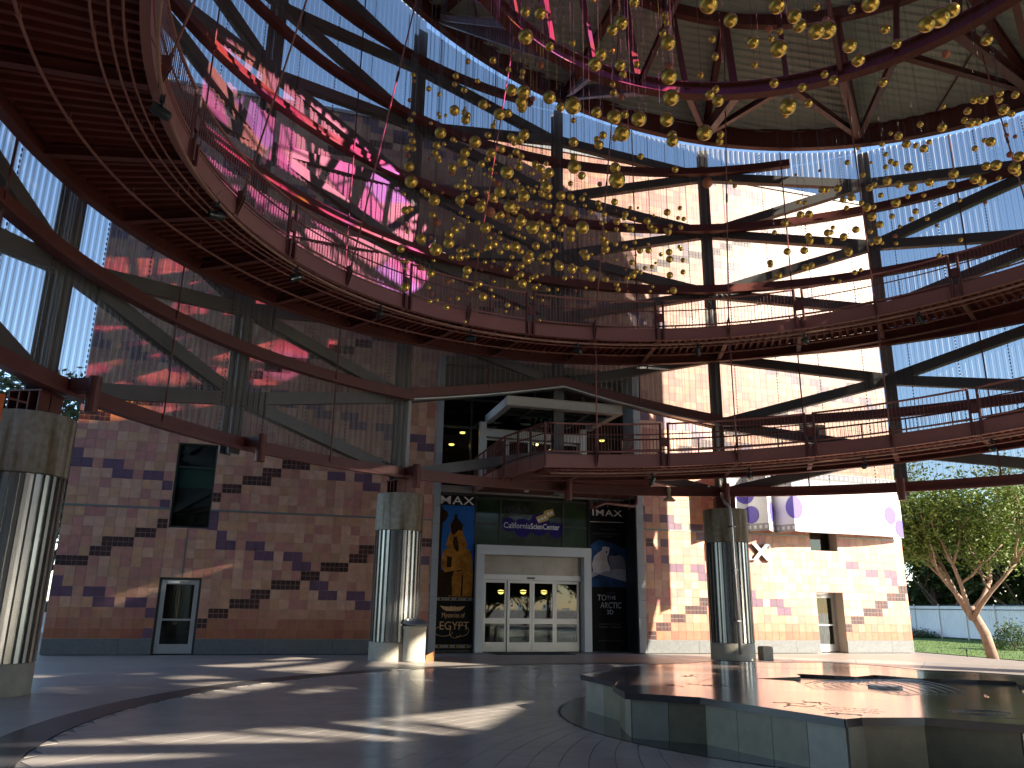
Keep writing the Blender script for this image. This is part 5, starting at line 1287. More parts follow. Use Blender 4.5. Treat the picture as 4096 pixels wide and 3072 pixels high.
SPH=[(12.49,-22.37,7.45,0.095,0),(10.96,-20.56,8.74,0.107,0),(12.06,-21.26,8.08,0.097,0),(12.79,-21.2,8.69,0.098,0),(9.65,-19.31,7.86,0.104,0),(11.92,-20.55,8.33,0.1,0),(10.96,-21.86,6.42,0.078,0),(9.72,-20.47,6.15,0.086,0),(10.37,-19.24,7.64,0.101,0),(10.43,-20.48,7.35,0.088,0),(11.89,-20.63,8.9,0.095,0),(11.21,-22.08,7.2,0.076,0),(12.01,-22.64,7.03,0.072,0),(10.12,-21.02,7.18,0.081,0),(10.51,-21.03,6.55,0.078,0),(10.04,-20.41,7.03,0.082,0),(9,-19.3,8.77,0.091,0),(9.7,-20.48,6.94,0.077,0),(10.13,-21.02,7.62,0.076,0),(13.52,-21.65,8.4,0.079,0),(12.08,-20.7,8.73,0.082,0),(11.43,-22.26,6.94,0.065,0),(10.19,-18.78,9.01,0.092,0),(10.09,-20.98,6.66,0.07,0),(11.51,-20.18,8.95,0.083,0),(8.87,-18.97,6.94,0.081,0),(9.39,-20.02,6.51,0.073,0),(9.52,-17.53,9.27,0.097,0),(9.22,-18.96,6.22,0.078,0),(9.67,-19.54,6.01,0.074,0),(13.31,-19.27,10.05,0.092,0),(9.94,-17.52,9.27,0.095,0),(10.22,-19.64,9.02,0.08,0),(14,-19.6,9.36,0.088,0),(8.06,-16,8.3,0.098,0),(9.56,-17.28,9.27,0.092,0),(9.15,-18.13,6.93,0.08,0),(8.53,-15.92,7.18,0.095,0),(10.69,-17.84,10,0.091,0),(13.39,-18,10.76,0.095,0),(9.04,-16.35,9.02,0.094,0),(9.71,-18.06,7.37,0.08,0),(9.7,-17.78,10.57,0.087,0),(11.04,-19.36,7.58,0.074,0),(11.65,-19.55,8.2,0.073,0),(9.21,-17.91,8.97,0.081,0),(9.19,-17.31,8.95,0.084,0),(9.37,-16.78,7.92,0.086,0),(9.33,-18.21,7.08,0.075,0),(8.53,-15.89,9.38,0.092,0),(10.82,-18.01,10.36,0.084,0),(11.51,-18.49,9.46,0.081,1),(8.51,-15.68,8.2,0.09,0),(11.2,-17.45,10.21,0.086,0),(14.85,-20.95,8.86,0.069,0),(15.3,-20.66,7.21,0.068,0),(11.16,-16.5,9.93,0.089,0),(9.52,-17.56,8.5,0.077,0),(9.43,-15.62,7.86,0.087,0),(8.61,-16.6,7,0.079,0),(9.93,-16.09,7.84,0.085,0),(11.72,-15.99,9.23,0.09,0),(8.76,-16.72,8.38,0.078,0),(9.92,-15.79,7.5,0.084,0),(8.71,-16.13,9.7,0.083,0),(9.22,-16.06,7.99,0.082,0),(9.58,-17.36,10.92,0.079,0),(12.01,-18.57,7.56,0.071,1),(11.36,-17.72,11.28,0.081,0),(17.11,-19.22,9.42,0.079,0),(15.08,-20.59,7.25,0.064,0),(16.33,-19.19,8.05,0.075,0),(8.05,-15.7,8.75,0.08,0),(10.76,-15.12,9.45,0.088,0),(9.34,-16.28,7.81,0.077,1),(8.31,-15.72,7.44,0.078,0),(9.27,-15.87,10.11,0.082,0),(9.55,-15.44,9.45,0.083,0),(8.82,-16.34,7.91,0.075,0),(16.87,-19.09,9.66,0.076,0),(17.16,-19.3,8.53,0.073,0),(10.23,-15.07,10.78,0.087,0),(11.97,-17.67,8.9,0.072,0),(16.81,-17.38,12.37,0.087,0),(8.89,-16.26,8.84,0.075,0),(10.45,-16.04,11.47,0.081,0),(11.62,-15.49,9.99,0.083,0),(11.43,-14.66,10.52,0.088,0),(14.9,-18.03,10.33,0.075,0),(17.6,-18.18,9.94,0.078,0),(16.76,-19.19,8.78,0.07,0),(8.97,-15.84,9.76,0.076,0),(9.93,-15.94,9.49,0.076,0),(9.42,-16.14,8.16,0.073,0),(12.88,-17.39,10.05,0.073,0),(15.34,-19.02,10.41,0.069,0),(15.05,-16.24,11.57,0.084,0),(17.75,-17.45,10.35,0.08,0),(15.69,-19.39,7.91,0.064,0),(10.18,-16.48,7.43,0.07,0),(8.11,-15.59,6.6,0.07,0),(10.9,-15.38,8.86,0.078,0),(10.08,-15.54,8.74,0.075,0),(8.77,-15.77,7.56,0.07,0),(10.96,-15.11,7.57,0.077,0),(11.42,-14.54,7.82,0.08,0),(10.89,-15.4,10.71,0.079,0),(15.45,-17.38,12.2,0.078,1),(15.1,-18.83,7.62,0.064,0),(9.16,-14.88,9.02,0.076,0),(9.04,-16.04,6.84,0.067,0),(8.85,-15.41,9.04,0.072,0),(10.85,-14.34,9.99,0.081,0),(10.41,-15.96,7.84,0.07,0),(11.16,-14.54,8.99,0.079,0),(14.71,-14.44,14.93,0.093,0),(16.72,-17.24,11.25,0.077,0),(16.78,-16.5,8.82,0.077,0),(9.74,-15.84,10.05,0.071,0),(8.6,-15.48,7.9,0.068,1),(10.14,-15.77,7.29,0.068,0),(10.51,-14.3,7.5,0.076,0),(15.12,-16.95,10.99,0.074,0),(15.54,-16.57,11,0.076,0),(17.98,-16.35,10.71,0.08,0),(17.61,-16.69,9.92,0.077,0),(17.93,-16.41,9.68,0.078,0),(16.39,-17.38,9.02,0.071,0),(16.29,-17.09,7.98,0.07,0),(16.49,-16.11,8.22,0.075,0),(9.32,-15.17,8.75,0.07,0),(9.96,-15.28,9.95,0.071,0),(9.83,-15.09,9.8,0.072,0),(8.02,-15.76,7.89,0.064,0),(8.54,-15.48,6.95,0.064,0),(9.77,-14.18,7.18,0.072,0),(13.09,-13.53,12.24,0.086,0),(16.84,-16.56,13.51,0.079,0),(17.44,-18.05,11.44,0.07,1),(17.19,-18.67,10,0.065,0),(15.88,-18.27,9.29,0.064,0),(16.55,-18.11,9.27,0.066,0),(18.32,-17.74,9.47,0.07,0),(18.49,-17.46,9.33,0.071,0),(16.78,-17.91,8.77,0.066,0),(17.11,-16.04,9.3,0.076,0),(10.43,-14.21,10.04,0.076,0),(9.04,-14.92,8.1,0.068,0),(10,-14.5,8.76,0.072,0),(11.19,-14.02,8.72,0.075,0),(9.07,-15.27,7.41,0.065,0),(11.08,-14.16,8.24,0.074,0),(11.4,-15.16,9.48,0.071,0),(11.15,-14.65,9.07,0.073,0),(11.29,-13.98,9.11,0.076,0),(11.57,-14.13,8.81,0.075,0),(11.48,-15.13,7.83,0.07,0),(13.17,-13.34,13.45,0.086,0),(18.18,-17.83,10.3,0.068,0),(15.64,-15.41,9.04,0.074,0),(14.99,-17.39,7.64,0.063,0),(15.4,-15.39,7.88,0.072,0),(8.54,-15.49,9.38,0.065,0),(12.35,-14.03,8.61,0.075,0),(11.68,-14.57,7.83,0.071,0),(10.93,-13.74,10.45,0.075,0),(8,-15.61,7.26,0.06,0),(10.52,-13.91,8.88,0.072,0),(10.02,-14.88,7.93,0.066,0),(10.62,-14.17,8.09,0.07,0),(11.97,-13.74,8.59,0.074,0),(12.6,-13.43,11.67,0.08,0),(13.37,-14.94,13.34,0.076,0),(15.23,-13.88,14.49,0.084,0),(15.3,-13.81,11.81,0.081,0),(16.87,-15.52,14.45,0.079,0),(17.54,-14.76,13.41,0.082,0),(16.78,-14.26,12.53,0.082,0),(17.25,-16.76,9.44,0.069,0),(16.7,-16.11,9.41,0.071,0),(15.29,-16.59,8.58,0.066,0),(16.73,-14.73,9.13,0.076,0),(17.47,-14.88,9.26,0.076,0),(11.01,-14.34,9.42,0.07,0),(9.96,-14.22,8.28,0.068,0),(10.92,-13.84,8.55,0.071,0),(12.53,-13.61,8.99,0.075,0),(11.61,-15.06,7.45,0.066,0),(9.3,-14.43,9.08,0.066,0),(10.72,-14.07,8.24,0.068,0),(11.73,-13.69,8.91,0.072,0),(12.77,-14.35,8.97,0.07,0),(13.55,-13.86,9.3,0.074,0),(14.07,-13.49,9.52,0.076,0),(12.75,-13.73,12.59,0.077,0),(14.14,-13.68,15.05,0.082,0),(13.93,-15.99,12.11,0.069,0),(14.14,-15.6,11.68,0.07,0),(15.71,-15.36,13.7,0.075,1),(18.77,-17.89,11.01,0.065,0),(17.77,-18.95,10.03,0.059,0),(18.62,-17.29,10.99,0.068,0),(18.24,-17.01,9.47,0.067,0),(15.6,-17.04,8.92,0.063,0),(16.36,-15.71,9.74,0.07,0),(17.72,-18.78,8.64,0.058,0),(16.07,-17.42,8.09,0.061,0),(15.28,-16.37,7.95,0.064,0),(15.67,-15.86,7.88,0.066,0),(10.18,-14.88,9.93,0.065,0),(9.66,-14.97,7.83,0.061,0),(11.26,-15.14,8.69,0.064,0),(11.68,-13.99,13.44,0.073,0),(10.85,-14.29,12.45,0.07,1),(11.83,-13.62,10.87,0.072,0),(15.11,-14.16,11.73,0.075,0),(15.67,-15.86,9,0.065,0),(17.95,-14.72,9.58,0.073,0),(14.93,-16.35,7.89,0.061,0),(9.77,-14.52,12.15,0.067,0),(8,-15.65,9.13,0.057,0),(9.94,-14.44,9.46,0.064,1),(11.31,-14.81,9.2,0.064,0),(14.31,-13.05,9.09,0.074,0),(9.23,-14.77,10.6,0.062,0),(9.45,-15.12,9.39,0.06,0),(11.21,-13.57,10.33,0.069,0),(9.52,-15.01,8.67,0.059,0),(10.48,-13.92,9.3,0.065,0),(10.31,-14.36,8.96,0.063,0),(8.55,-15.33,8.11,0.057,0),(11.35,-12.82,9.62,0.071,0),(10.76,-13.31,8.64,0.067,0),(13.32,-13.99,9.41,0.068,0),(14.35,-12.96,10.3,0.074,0),(13.27,-13.33,8.45,0.07,0),(13.74,-14.22,7.81,0.066,0),(12.35,-14.63,10.81,0.066,0),(16.04,-14.29,13.66,0.075,0),(16.32,-14.59,14.21,0.074,0),(19.94,-16.92,11.77,0.067,0),(20.03,-17.06,11.37,0.066,0),(17.7,-15.53,10.12,0.068,0),(16.46,-15.61,8.85,0.065,0),(8.56,-15.24,9.39,0.057,0),(12.18,-14.9,9.19,0.062,0),(12.01,-14.48,10.8,0.064,0),(14.3,-13.44,15.08,0.075,0),(14.41,-13.31,11.22,0.071,0),(17.81,-17.89,10.23,0.057,0),(16.96,-14.41,9.42,0.068,0),(8.15,-15.39,8.13,0.053,0),(12.73,-13.76,9.41,0.066,0),(13.49,-13.67,8.91,0.066,0),(13.62,-14.33,8.59,0.064,0),(13.71,-14.15,8.17,0.064,0),(9.34,-13.88,11.81,0.063,0),(9.77,-14.26,10.6,0.06,0),(8.13,-15.37,9.46,0.054,0),(8.67,-14.93,9.5,0.056,0),(9.01,-14.59,9.44,0.057,1),(10.31,-14.23,9.46,0.06,0),(11.52,-12.41,10.57,0.069,0),(10.02,-13.95,9,0.06,0),(13.04,-13.53,9.76,0.066,0),(13.46,-13.85,9.37,0.064,0),(15.88,-12.22,14.84,0.078,0),(16.68,-14.46,14.6,0.07,0),(18.66,-17.96,9.64,0.055,1),(17.39,-15.08,10.02,0.064,0),(9.69,-14.61,9.84,0.057,0),(9.44,-14.1,7.59,0.056,0),(10.67,-13.67,8.16,0.059,0),(10.57,-13.99,7.82,0.058,0),(9.07,-14.29,11.79,0.058,0),(9.34,-13.93,11.24,0.059,0),(10.41,-14.47,10.12,0.057,0),(11.03,-13.27,10.11,0.062,0),(10.82,-13.85,9.3,0.059,0),(11.64,-12.25,10.38,0.066,0),(10.37,-13.15,8.65,0.06,0),(9.19,-14.66,7.83,0.053,0),(9.66,-14.33,7.37,0.054,0),(12.33,-13.94,8.9,0.059,0),(14.26,-11.69,9.9,0.07,0),(13.39,-13.62,13.56,0.066,0),(13.4,-12.73,13.31,0.069,1),(13.65,-13.12,11.52,0.066,0),(19.07,-15.72,11.79,0.063,0),(17.63,-14.33,10.7,0.065,0),(19.13,-15.22,9.96,0.063,0),(8.43,-15.41,8.44,0.049,0),(8.38,-15.28,7.12,0.048,1),(12.46,-13.42,9.98,0.061,0),(13.19,-12.71,13.62,0.066,0),(18.12,-15.75,10.68,0.058,0),(18.08,-15.91,10.53,0.058,0),(19.45,-16.61,10.73,0.057,0),(16.41,-13.75,9,0.062,0),(10.69,-13.54,12.81,0.06,0),(10.72,-12.84,11.47,0.061,0),(8.37,-15.31,8.55,0.048,0),(9.34,-14.68,9.52,0.052,0),(9.26,-14.49,9.36,0.052,0),(11.27,-13.15,10.46,0.06,0),(11.83,-12.02,10.53,0.064,0),(11.44,-12.23,8.63,0.061,0),(9.03,-14.45,6.78,0.05,0),(11.84,-14.05,9.65,0.056,0),(12.03,-12.24,9.86,0.063,0),(11.71,-13.09,9.16,0.059,0),(12.97,-12.56,10.23,0.063,0),(11.82,-12.45,9.21,0.061,0),(11.9,-12.59,8.74,0.06,1),(12.87,-12.81,8.51,0.06,0),(8.16,-15.31,9.35,0.047,0),(10.39,-13.54,9.29,0.055,1),(9.68,-13.95,8.14,0.052,0),(9.1,-14.09,7.43,0.05,1),(12.49,-13.43,9.86,0.058,0),(13.33,-13.17,8.82,0.058,0),(13.65,-11.7,15.44,0.069,0),(17.96,-16.59,10.52,0.053,0),(18.46,-13.23,9.64,0.063,0),(17.81,-13.36,9.31,0.062,0),(10.42,-13.36,12.93,0.057,0),(8.37,-15.36,10.59,0.047,0),(10.19,-12.98,11.7,0.057,0),(10.23,-12.76,10.77,0.057,0),(9.61,-14.26,8.65,0.05,0),(9.35,-14.06,8.61,0.05,0),(9.13,-14.24,7.87,0.049,0),(10.54,-13.18,8.38,0.054,0),(11.01,-13.28,8.53,0.054,0),(10.34,-13.87,7.2,0.05,0),(13.37,-12.25,8.68,0.059,0),(12.56,-11.71,13.15,0.063,0),(18.3,-16.6,10.66,0.051,0),(18.17,-15.52,11.25,0.055,0),(19.05,-13.45,12.17,0.062,0),(19.2,-13.75,11.69,0.061,0),(19.12,-14.31,10.83,0.059,0),(17.33,-15.66,9.64,0.052,0),(19.37,-14.3,10.34,0.059,0),(20.24,-13.98,10.56,0.06,0),(9.51,-13.32,12.95,0.055,0),(9.09,-14.14,10.44,0.05,0),(9.49,-14.39,7.22,0.047,0),(11.5,-12,8.46,0.057,0),(13.21,-13.1,9.21,0.056,0),(11.95,-12.23,9.02,0.057,0),(9.14,-13.84,11.93,0.051,0),(8.07,-15.36,9.88,0.044,0),(10.94,-13.49,10.39,0.052,0),(10.01,-13.66,8.68,0.049,0),(11.05,-12.02,8.62,0.055,0),(12.38,-13.17,9.88,0.054,0),(11.91,-12.21,9.98,0.056,0),(13.32,-12.44,8.48,0.055,0),(14.49,-13.3,8.7,0.054,0),(11.29,-12.38,13.04,0.057,1),(11.82,-13.44,10.33,0.052,0),(19.11,-17.25,10.94,0.048,0),(18.74,-14.95,11.13,0.054,0),(17.15,-14.89,9.31,0.052,0),(10.64,-13.65,12.58,0.051,0),(9.71,-13.45,12.41,0.051,0),(10.76,-12.41,11.4,0.054,0),(9.3,-13.62,9.73,0.048,0),(9.44,-14.2,9.42,0.046,0),(11.56,-12.59,11.26,0.054,0),(10.76,-13.13,9.1,0.05,0),(9.71,-13.42,8.57,0.048,0),(11.5,-12.49,9.01,0.053,0),(8.16,-15.26,7.21,0.041,0),(10.5,-13.16,8.26,0.049,0),(12.57,-13.27,10.54,0.052,1),(13.94,-11.53,10.8,0.059,0),(13.03,-13.01,9.29,0.053,0),(12.22,-11.96,8.8,0.054,0),(13.96,-12.05,9.17,0.056,0),(8.77,-14.54,9.67,0.044,0),(10.68,-12.68,9.64,0.05,0),(11.75,-12.03,9.62,0.053,0),(9.49,-13.95,8.07,0.045,0),(10.77,-12.63,8.82,0.05,0),(12.1,-12.72,9.92,0.051,1),(15.58,-11.34,10.9,0.059,0),(13.06,-11.94,16.65,0.06,0),(19.05,-16.38,11.79,0.049,0),(18.61,-15.14,11.31,0.051,0),(19.94,-16.44,11.12,0.049,0),(19.61,-13.64,11.57,0.056,0),(19.51,-16.97,9.86,0.046,0),(18.24,-12.55,11.42,0.058,0),(18.95,-13.37,10.96,0.056,0),(18.01,-15.25,9.87,0.049,0),(17.61,-12.35,10.59,0.057,0),(17.94,-15.15,9.33,0.049,0),(16.38,-13.8,8.91,0.051,0),(18.82,-13.55,9.18,0.054,0),(8.07,-15.44,10.76,0.04,0),(8.08,-15.28,9.22,0.04,1),(10.42,-12.88,9.09,0.048,0),(11.18,-12.75,8.34,0.048,0),(8.64,-14.94,6.66,0.039,0),(11.77,-13.18,9.44,0.048,0),(13.88,-11.19,10.65,0.056,0),(13.29,-13.01,8.52,0.049,0),(11.53,-12.91,14.99,0.052,1),(19.05,-11.76,11.95,0.058,0),(20.6,-14.91,9.65,0.049,0),(18.97,-15.22,10.29,0.048,0),(10.51,-13.34,13.41,0.048,1),(11.16,-11.52,11.35,0.052,0),(11.05,-12.1,10.51,0.05,0),(11.17,-11.77,11.71,0.051,0),(11.17,-13.01,9.82,0.047,1),(11.64,-11.88,9.23,0.05,0),(13.95,-12.05,10.54,0.052,0),(14.93,-12.52,10.73,0.051,0),(15.16,-12.26,10.61,0.052,0),(15.54,-11.45,9.94,0.054,0),(8.62,-15.05,10.74,0.039,0),(8.09,-15.37,9.59,0.037,0),(8.02,-15.46,8.35,0.036,0),(9.5,-13.22,9.37,0.043,0),(9.65,-13.2,9.2,0.043,0),(11.34,-11.61,9.84,0.049,0),(9.48,-13.62,8.35,0.041,0),(9.5,-13.19,7.49,0.042,0),(14,-11.47,10.66,0.052,0),(14.24,-11.26,11.26,0.053,0),(15.28,-11.37,10.88,0.053,0),(14.53,-10.85,10.55,0.053,0),(14.2,-11.8,9.28,0.05,0),(16.05,-13.14,11.17,0.049,0),(19.65,-17.18,10.72,0.041,1),(20.08,-16.86,11.25,0.043,0),(17.66,-14.36,9.76,0.046,0),(21.37,-14.35,11.06,0.05,0),(20.06,-14.78,9.25,0.046,0),(20.68,-14.01,10.63,0.05,0),(18.8,-15.81,9.98,0.044,0),(8.04,-15.36,10.28,0.036,1),(8.66,-14.83,10.48,0.038,0),(10.26,-12.58,10.7,0.045,0),(10.08,-13,10.06,0.043,0),(10.36,-12.72,10.04,0.044,0),(11.34,-12.83,10.38,0.045,0),(10.86,-12.92,9.68,0.044,0),(11.6,-12.62,8.18,0.044,0),(13.23,-11.77,10.43,0.048,0),(12.52,-11.87,9.15,0.047,0),(15.05,-10.32,10.14,0.053,0),(14.22,-12.36,9.19,0.047,0),(14.6,-12.1,9.67,0.048,0),(19.39,-14.56,12.36,0.046,0),(20.22,-16.9,10.98,0.04,1),(18.94,-13.99,12.22,0.047,0),(19.18,-14.52,9.71,0.044,1),(19.77,-13.91,9.9,0.046,0),(8.09,-15.43,10.64,0.035,1),(9.56,-12.96,11.26,0.042,1),(8.86,-14.46,10.1,0.037,0),(8.11,-15.2,7.91,0.034,1),(10.99,-11.86,9.79,0.045,1),(10.21,-12.49,8.68,0.042,0),(11.72,-11.85,9.16,0.045,0),(8.59,-15.05,6.87,0.034,0),(8.65,-15,6.77,0.034,1),(10.39,-12.34,8.13,0.042,0),(15.2,-11.92,10.81,0.048,0),(8.6,-15.04,8.86,0.034,0),(8.89,-14.22,6.99,0.035,0),(15.11,-12.15,9.86,0.045,0),(18.95,-14.03,9.71,0.043,0),(19.41,-15.6,9.98,0.04,0),(18.82,-13.75,9.16,0.043,0),(19.94,-16.22,9.79,0.038,1),(8.14,-15.3,10.07,0.032,0),(8.5,-15.01,10.13,0.033,0),(9.52,-13.44,10.37,0.037,0),(9.42,-13.61,9.31,0.036,0),(11.08,-12,10.99,0.042,0),(8.13,-15.33,7.72,0.031,0),(9.5,-13.13,9.16,0.037,0),(8.57,-15.13,7.77,0.032,1),(10.43,-12.9,9.22,0.038,0),(10.05,-13.07,8.69,0.037,0),(8.14,-15.23,7.09,0.031,0),(13.21,-10.1,11.4,0.047,0),(12.43,-11.01,10.3,0.044,0),(13,-11.31,11.1,0.045,0),(16.03,-9.66,11.71,0.05,0),(13,-12.34,8.71,0.041,0),(14.99,-12.29,9.84,0.043,0),(8.74,-14.56,10.6,0.033,0),(9.46,-13.42,11.69,0.037,0),(10.18,-13.17,11.68,0.038,0),(9.69,-13,8.66,0.036,0),(10.57,-11.62,9,0.039,1),(11.15,-11.78,8.95,0.039,0),(10.39,-12.57,8.23,0.037,0),(9.58,-13.61,7.45,0.034,1),(12.69,-12.1,9.48,0.04,0),(20.96,-12.22,10.86,0.045,0),(19.12,-12.42,9.53,0.043,0),(21.32,-12.5,11.26,0.045,0),(8.85,-14.54,10.67,0.032,0),(10.3,-12.73,10.55,0.036,0),(11.14,-12.53,10.62,0.037,0),(9.66,-13.14,9.34,0.034,0),(10.21,-13.05,9.25,0.035,0),(8.68,-14.83,7.82,0.03,0),(8.71,-14.73,7.53,0.03,0),(8.46,-15.16,7.15,0.029,0),(9.21,-14.01,7.5,0.031,0),(10.61,-12.83,8.02,0.035,0),(9.33,-13.19,7.46,0.033,1),(10.33,-12.8,7.79,0.035,0),(11.18,-11.69,8.03,0.037,0),(13.65,-11.02,10.64,0.042,0),(19.52,-12.2,9.61,0.041,0),(19.89,-14.99,9.85,0.036,1),(10.17,-12.67,12.43,0.036,0),(8.47,-15.19,9.27,0.028,1),(9.35,-13.37,10.6,0.033,1),(9.82,-12.46,11.39,0.035,0),(8.93,-14.11,9.26,0.031,1),(9.81,-12.46,10.71,0.035,0),(10.37,-12.64,10.78,0.035,1),(10.04,-13.17,9.88,0.033,1),(11.33,-11.47,10.72,0.038,1),(9.27,-13.54,9.04,0.032,0),(11.79,-11.14,11.04,0.039,0),(11.98,-11.42,9.36,0.037,0),(11.63,-11.13,8.99,0.038,0),(10.08,-12.25,8.19,0.034,0),(11.85,-10.64,8.78,0.039,0),(13.89,-11.1,9.87,0.039,0),(12.33,-11.14,8.86,0.038,0),(8.11,-15.17,7.24,0.026,0),(10.39,-12.54,8.71,0.033,0),(11.68,-11.97,8.19,0.034,0),(9.68,-13.1,7.05,0.03,0),(12.86,-11.67,11.2,0.037,0),(13.74,-9.87,10.97,0.04,1),(13.55,-9.91,9.55,0.039,0),(19.87,-13.21,12.64,0.038,1),(19.49,-13.74,12.08,0.037,0),(18.54,-13.07,12.07,0.037,1),(9.24,-13.69,10.7,0.03,0),(9.88,-13.1,9.8,0.03,0),(10.15,-12.41,10.84,0.032,0),(11.87,-10.9,11.65,0.036,0),(11.37,-11.78,10.49,0.034,0),(11.68,-11.98,10.31,0.033,0),(10.64,-11.59,9.84,0.033,1),(9.98,-13.05,8.65,0.03,1),(11.78,-11.66,8.95,0.033,0),(11.76,-11.51,8.76,0.033,0),(10.86,-11.89,7.85,0.032,0),(11.63,-11.93,7.72,0.032,0),(13.77,-10.58,10.25,0.037,0),(13.31,-10.93,10.01,0.036,0),(13.13,-10.05,10.08,0.037,0),(12.95,-10.48,9.53,0.036,0),(15.52,-9.63,11.21,0.04,0),(15.5,-9.84,9.86,0.039,0),(15.01,-9.65,10.98,0.039,0),(17.75,-10.37,13.14,0.039,0),(19.03,-11.52,12.91,0.038,0),(10.28,-11.91,8.76,0.03,1),(14.17,-9.82,11.57,0.037,0),(15.72,-9.63,12.11,0.038,0),(14.08,-9.78,10.42,0.036,1),(13.23,-10.01,9.38,0.035,1),(14.28,-10.78,9.79,0.035,1),(15.72,-9.63,10.67,0.038,0),(15.11,-10.45,9.44,0.035,0),(14.4,-11.15,10.04,0.034,0),(10.38,-12.55,11.04,0.029,0),(11.46,-11.69,11.1,0.031,1),(12.88,-10.92,11.39,0.033,0),(16.04,-9.65,9.87,0.035,0),(14.41,-10.6,10.26,0.033,0),(14.13,-11.2,9.01,0.032,1),(15.24,-9.64,12.26,0.034,0),(14.52,-9.75,12.01,0.034,1),(15.13,-11.09,11.22,0.03,1)]
# ================================================================== HANGING SPHERES
sm = MB(); n_, m_ = 22, 13
for i in range(1, m_):
    a = pi*i/m_
    for j in range(n_): sm.v.append((sin(a)*cos(2*pi*j/n_), sin(a)*sin(2*pi*j/n_), cos(a)))
top, bot = len(sm.v), len(sm.v)+1; sm.v += [(0,0,1), (0,0,-1)]
for i in range(m_-2):
    for j in range(n_): sm.f.append((i*n_+j, (i+1)*n_+j, (i+1)*n_+(j+1) % n_, i*n_+(j+1) % n_))
for j in range(n_): sm.f.append((top, j, (j+1) % n_)); sm.f.append((bot, (m_-2)*n_+(j+1) % n_, (m_-2)*n_+j))
SPM = {0: sm.mesh('gold_sphere', GOLD, True), 1: sm.mesh('copper_sphere', COPPER, True)}
kn = MB(); kn.lathe([(0.05, -1.02), (0.05, -0.99), (0.001, -0.985)], 8); kn.lathe([(0.07, 0.97), (0.07, 1.04), (0.03, 1.06)], 8)
KN = kn.mesh('eyelet', BLACK)
wm = MB(); wm.tube([(0,0,0), (0,0,1)], 1.0, 5); WM = wm.mesh('wire', BRASSW)
def to_px(p):
    d = Vector(p) - Vector((6.4634, -27.6526, 1.5918)); z = d.dot(_f); return 2048 + 3159.1*d.dot(_r)/z, 1536 - 3159.1*d.dot(_u)/z, z
XZ = ((1690, 'left of first grey post'), (1960, 'right of first grey post'), (2231, 'left of second grey post'), (2513, 'right of second grey post'), (2795, 'left of third grey post'), (3120, 'right of third grey post'), (3445, 'left of fourth grey post'), (9999, 'right of fourth grey post'))
YZ = ((200, 'topmost band'), (420, 'high band'), (620, 'upper middle band'), (790, 'middle band'), (960, 'lower middle band'), (1110, 'low band'), (9999, 'lowest fringe'))
def backdrop(x, y):
    return '%s %s' % (next(n for v, n in YZ if y < v), next(n for v, n in XZ if x < v))
info = []
for i, (x, y, z, r, c) in enumerate(SPH):
    px, py, dz = to_px((x, y, z)); info.append((r/dz, i, px, py, backdrop(px, py)))
info.sort(key=lambda t: -t[0])
ranks = {}; ORD = ['largest'] + [w_ + ' largest' for w_ in 'second third fourth fifth sixth seventh eighth ninth tenth eleventh twelfth thirteenth fourteenth fifteenth sixteenth seventeenth eighteenth nineteenth twentieth'.split()]
rest = {0: MB(), 1: MB()}; restw = MB(); nob = {0: 0, 1: 0}
for rank, (sz, i, px, py, bd) in enumerate(info):
    x, y, z, r, c = SPH[i]; r *= 1.08; zt = zroof(x, y) + 0.7
    if inoc(x, y): zt = min(zt, 19.2)
    L = max(0.3, zt - z - r)
    if nob[c] < (300 if c == 0 else 100):
        nob[c] += 1; o = bpy.data.objects.new('copper_sphere' if c else 'gold_sphere', SPM[c]); COL.objects.link(o); o.location = (x, y, z); o.scale = (r, r, r); o.rotation_euler.z = i
        w_ = bpy.data.objects.new('wire', WM); COL.objects.link(w_); w_.parent = o; w_.location = (0, 0, 1.0); w_.scale = (0.0013/r, 0.0013/r, L/r)
        k_2 = bpy.data.objects.new('eyelet', KN); COL.objects.link(k_2); k_2.parent = o
        kind = 'copper' if c else 'gold'; q = ranks.get((c, bd), 0); ranks[(c, bd)] = q + 1
        lab = '%s %s sphere, %s' % (ORD[min(q, 19)], kind, bd); grp = 'hanging %s spheres' % kind
        o['label'] = lab; o['category'] = 'sphere'; o['group'] = grp
    else:
        mb = rest[c]; b_ = len(mb.v); mb.v += [(x+r*a[0], y+r*a[1], z+r*a[2]) for a in sm.v]; mb.f += [tuple(b_+k for k in f) for f in sm.f]
        restw.tube([(x, y, z+r), (x, y, zt)], 0.0013, 3, cap=False)
o = rest[0].obj('small_gold_spheres', GOLD, smooth=True, fix=False); tag(o, 'many tiny gold spheres scattered through the hanging cloud', 'spheres'); o['kind'] = 'stuff'
if rest[1].v:
    o = rest[1].obj('small_copper_spheres', COPPER, smooth=True, fix=False); tag(o, 'tiny copper spheres scattered through the hanging cloud', 'spheres'); o['kind'] = 'stuff'
o2 = restw.obj('wires', BRASSW, fix=False, kind='stuff'); o2.parent = bpy.data.objects['small_gold_spheres']

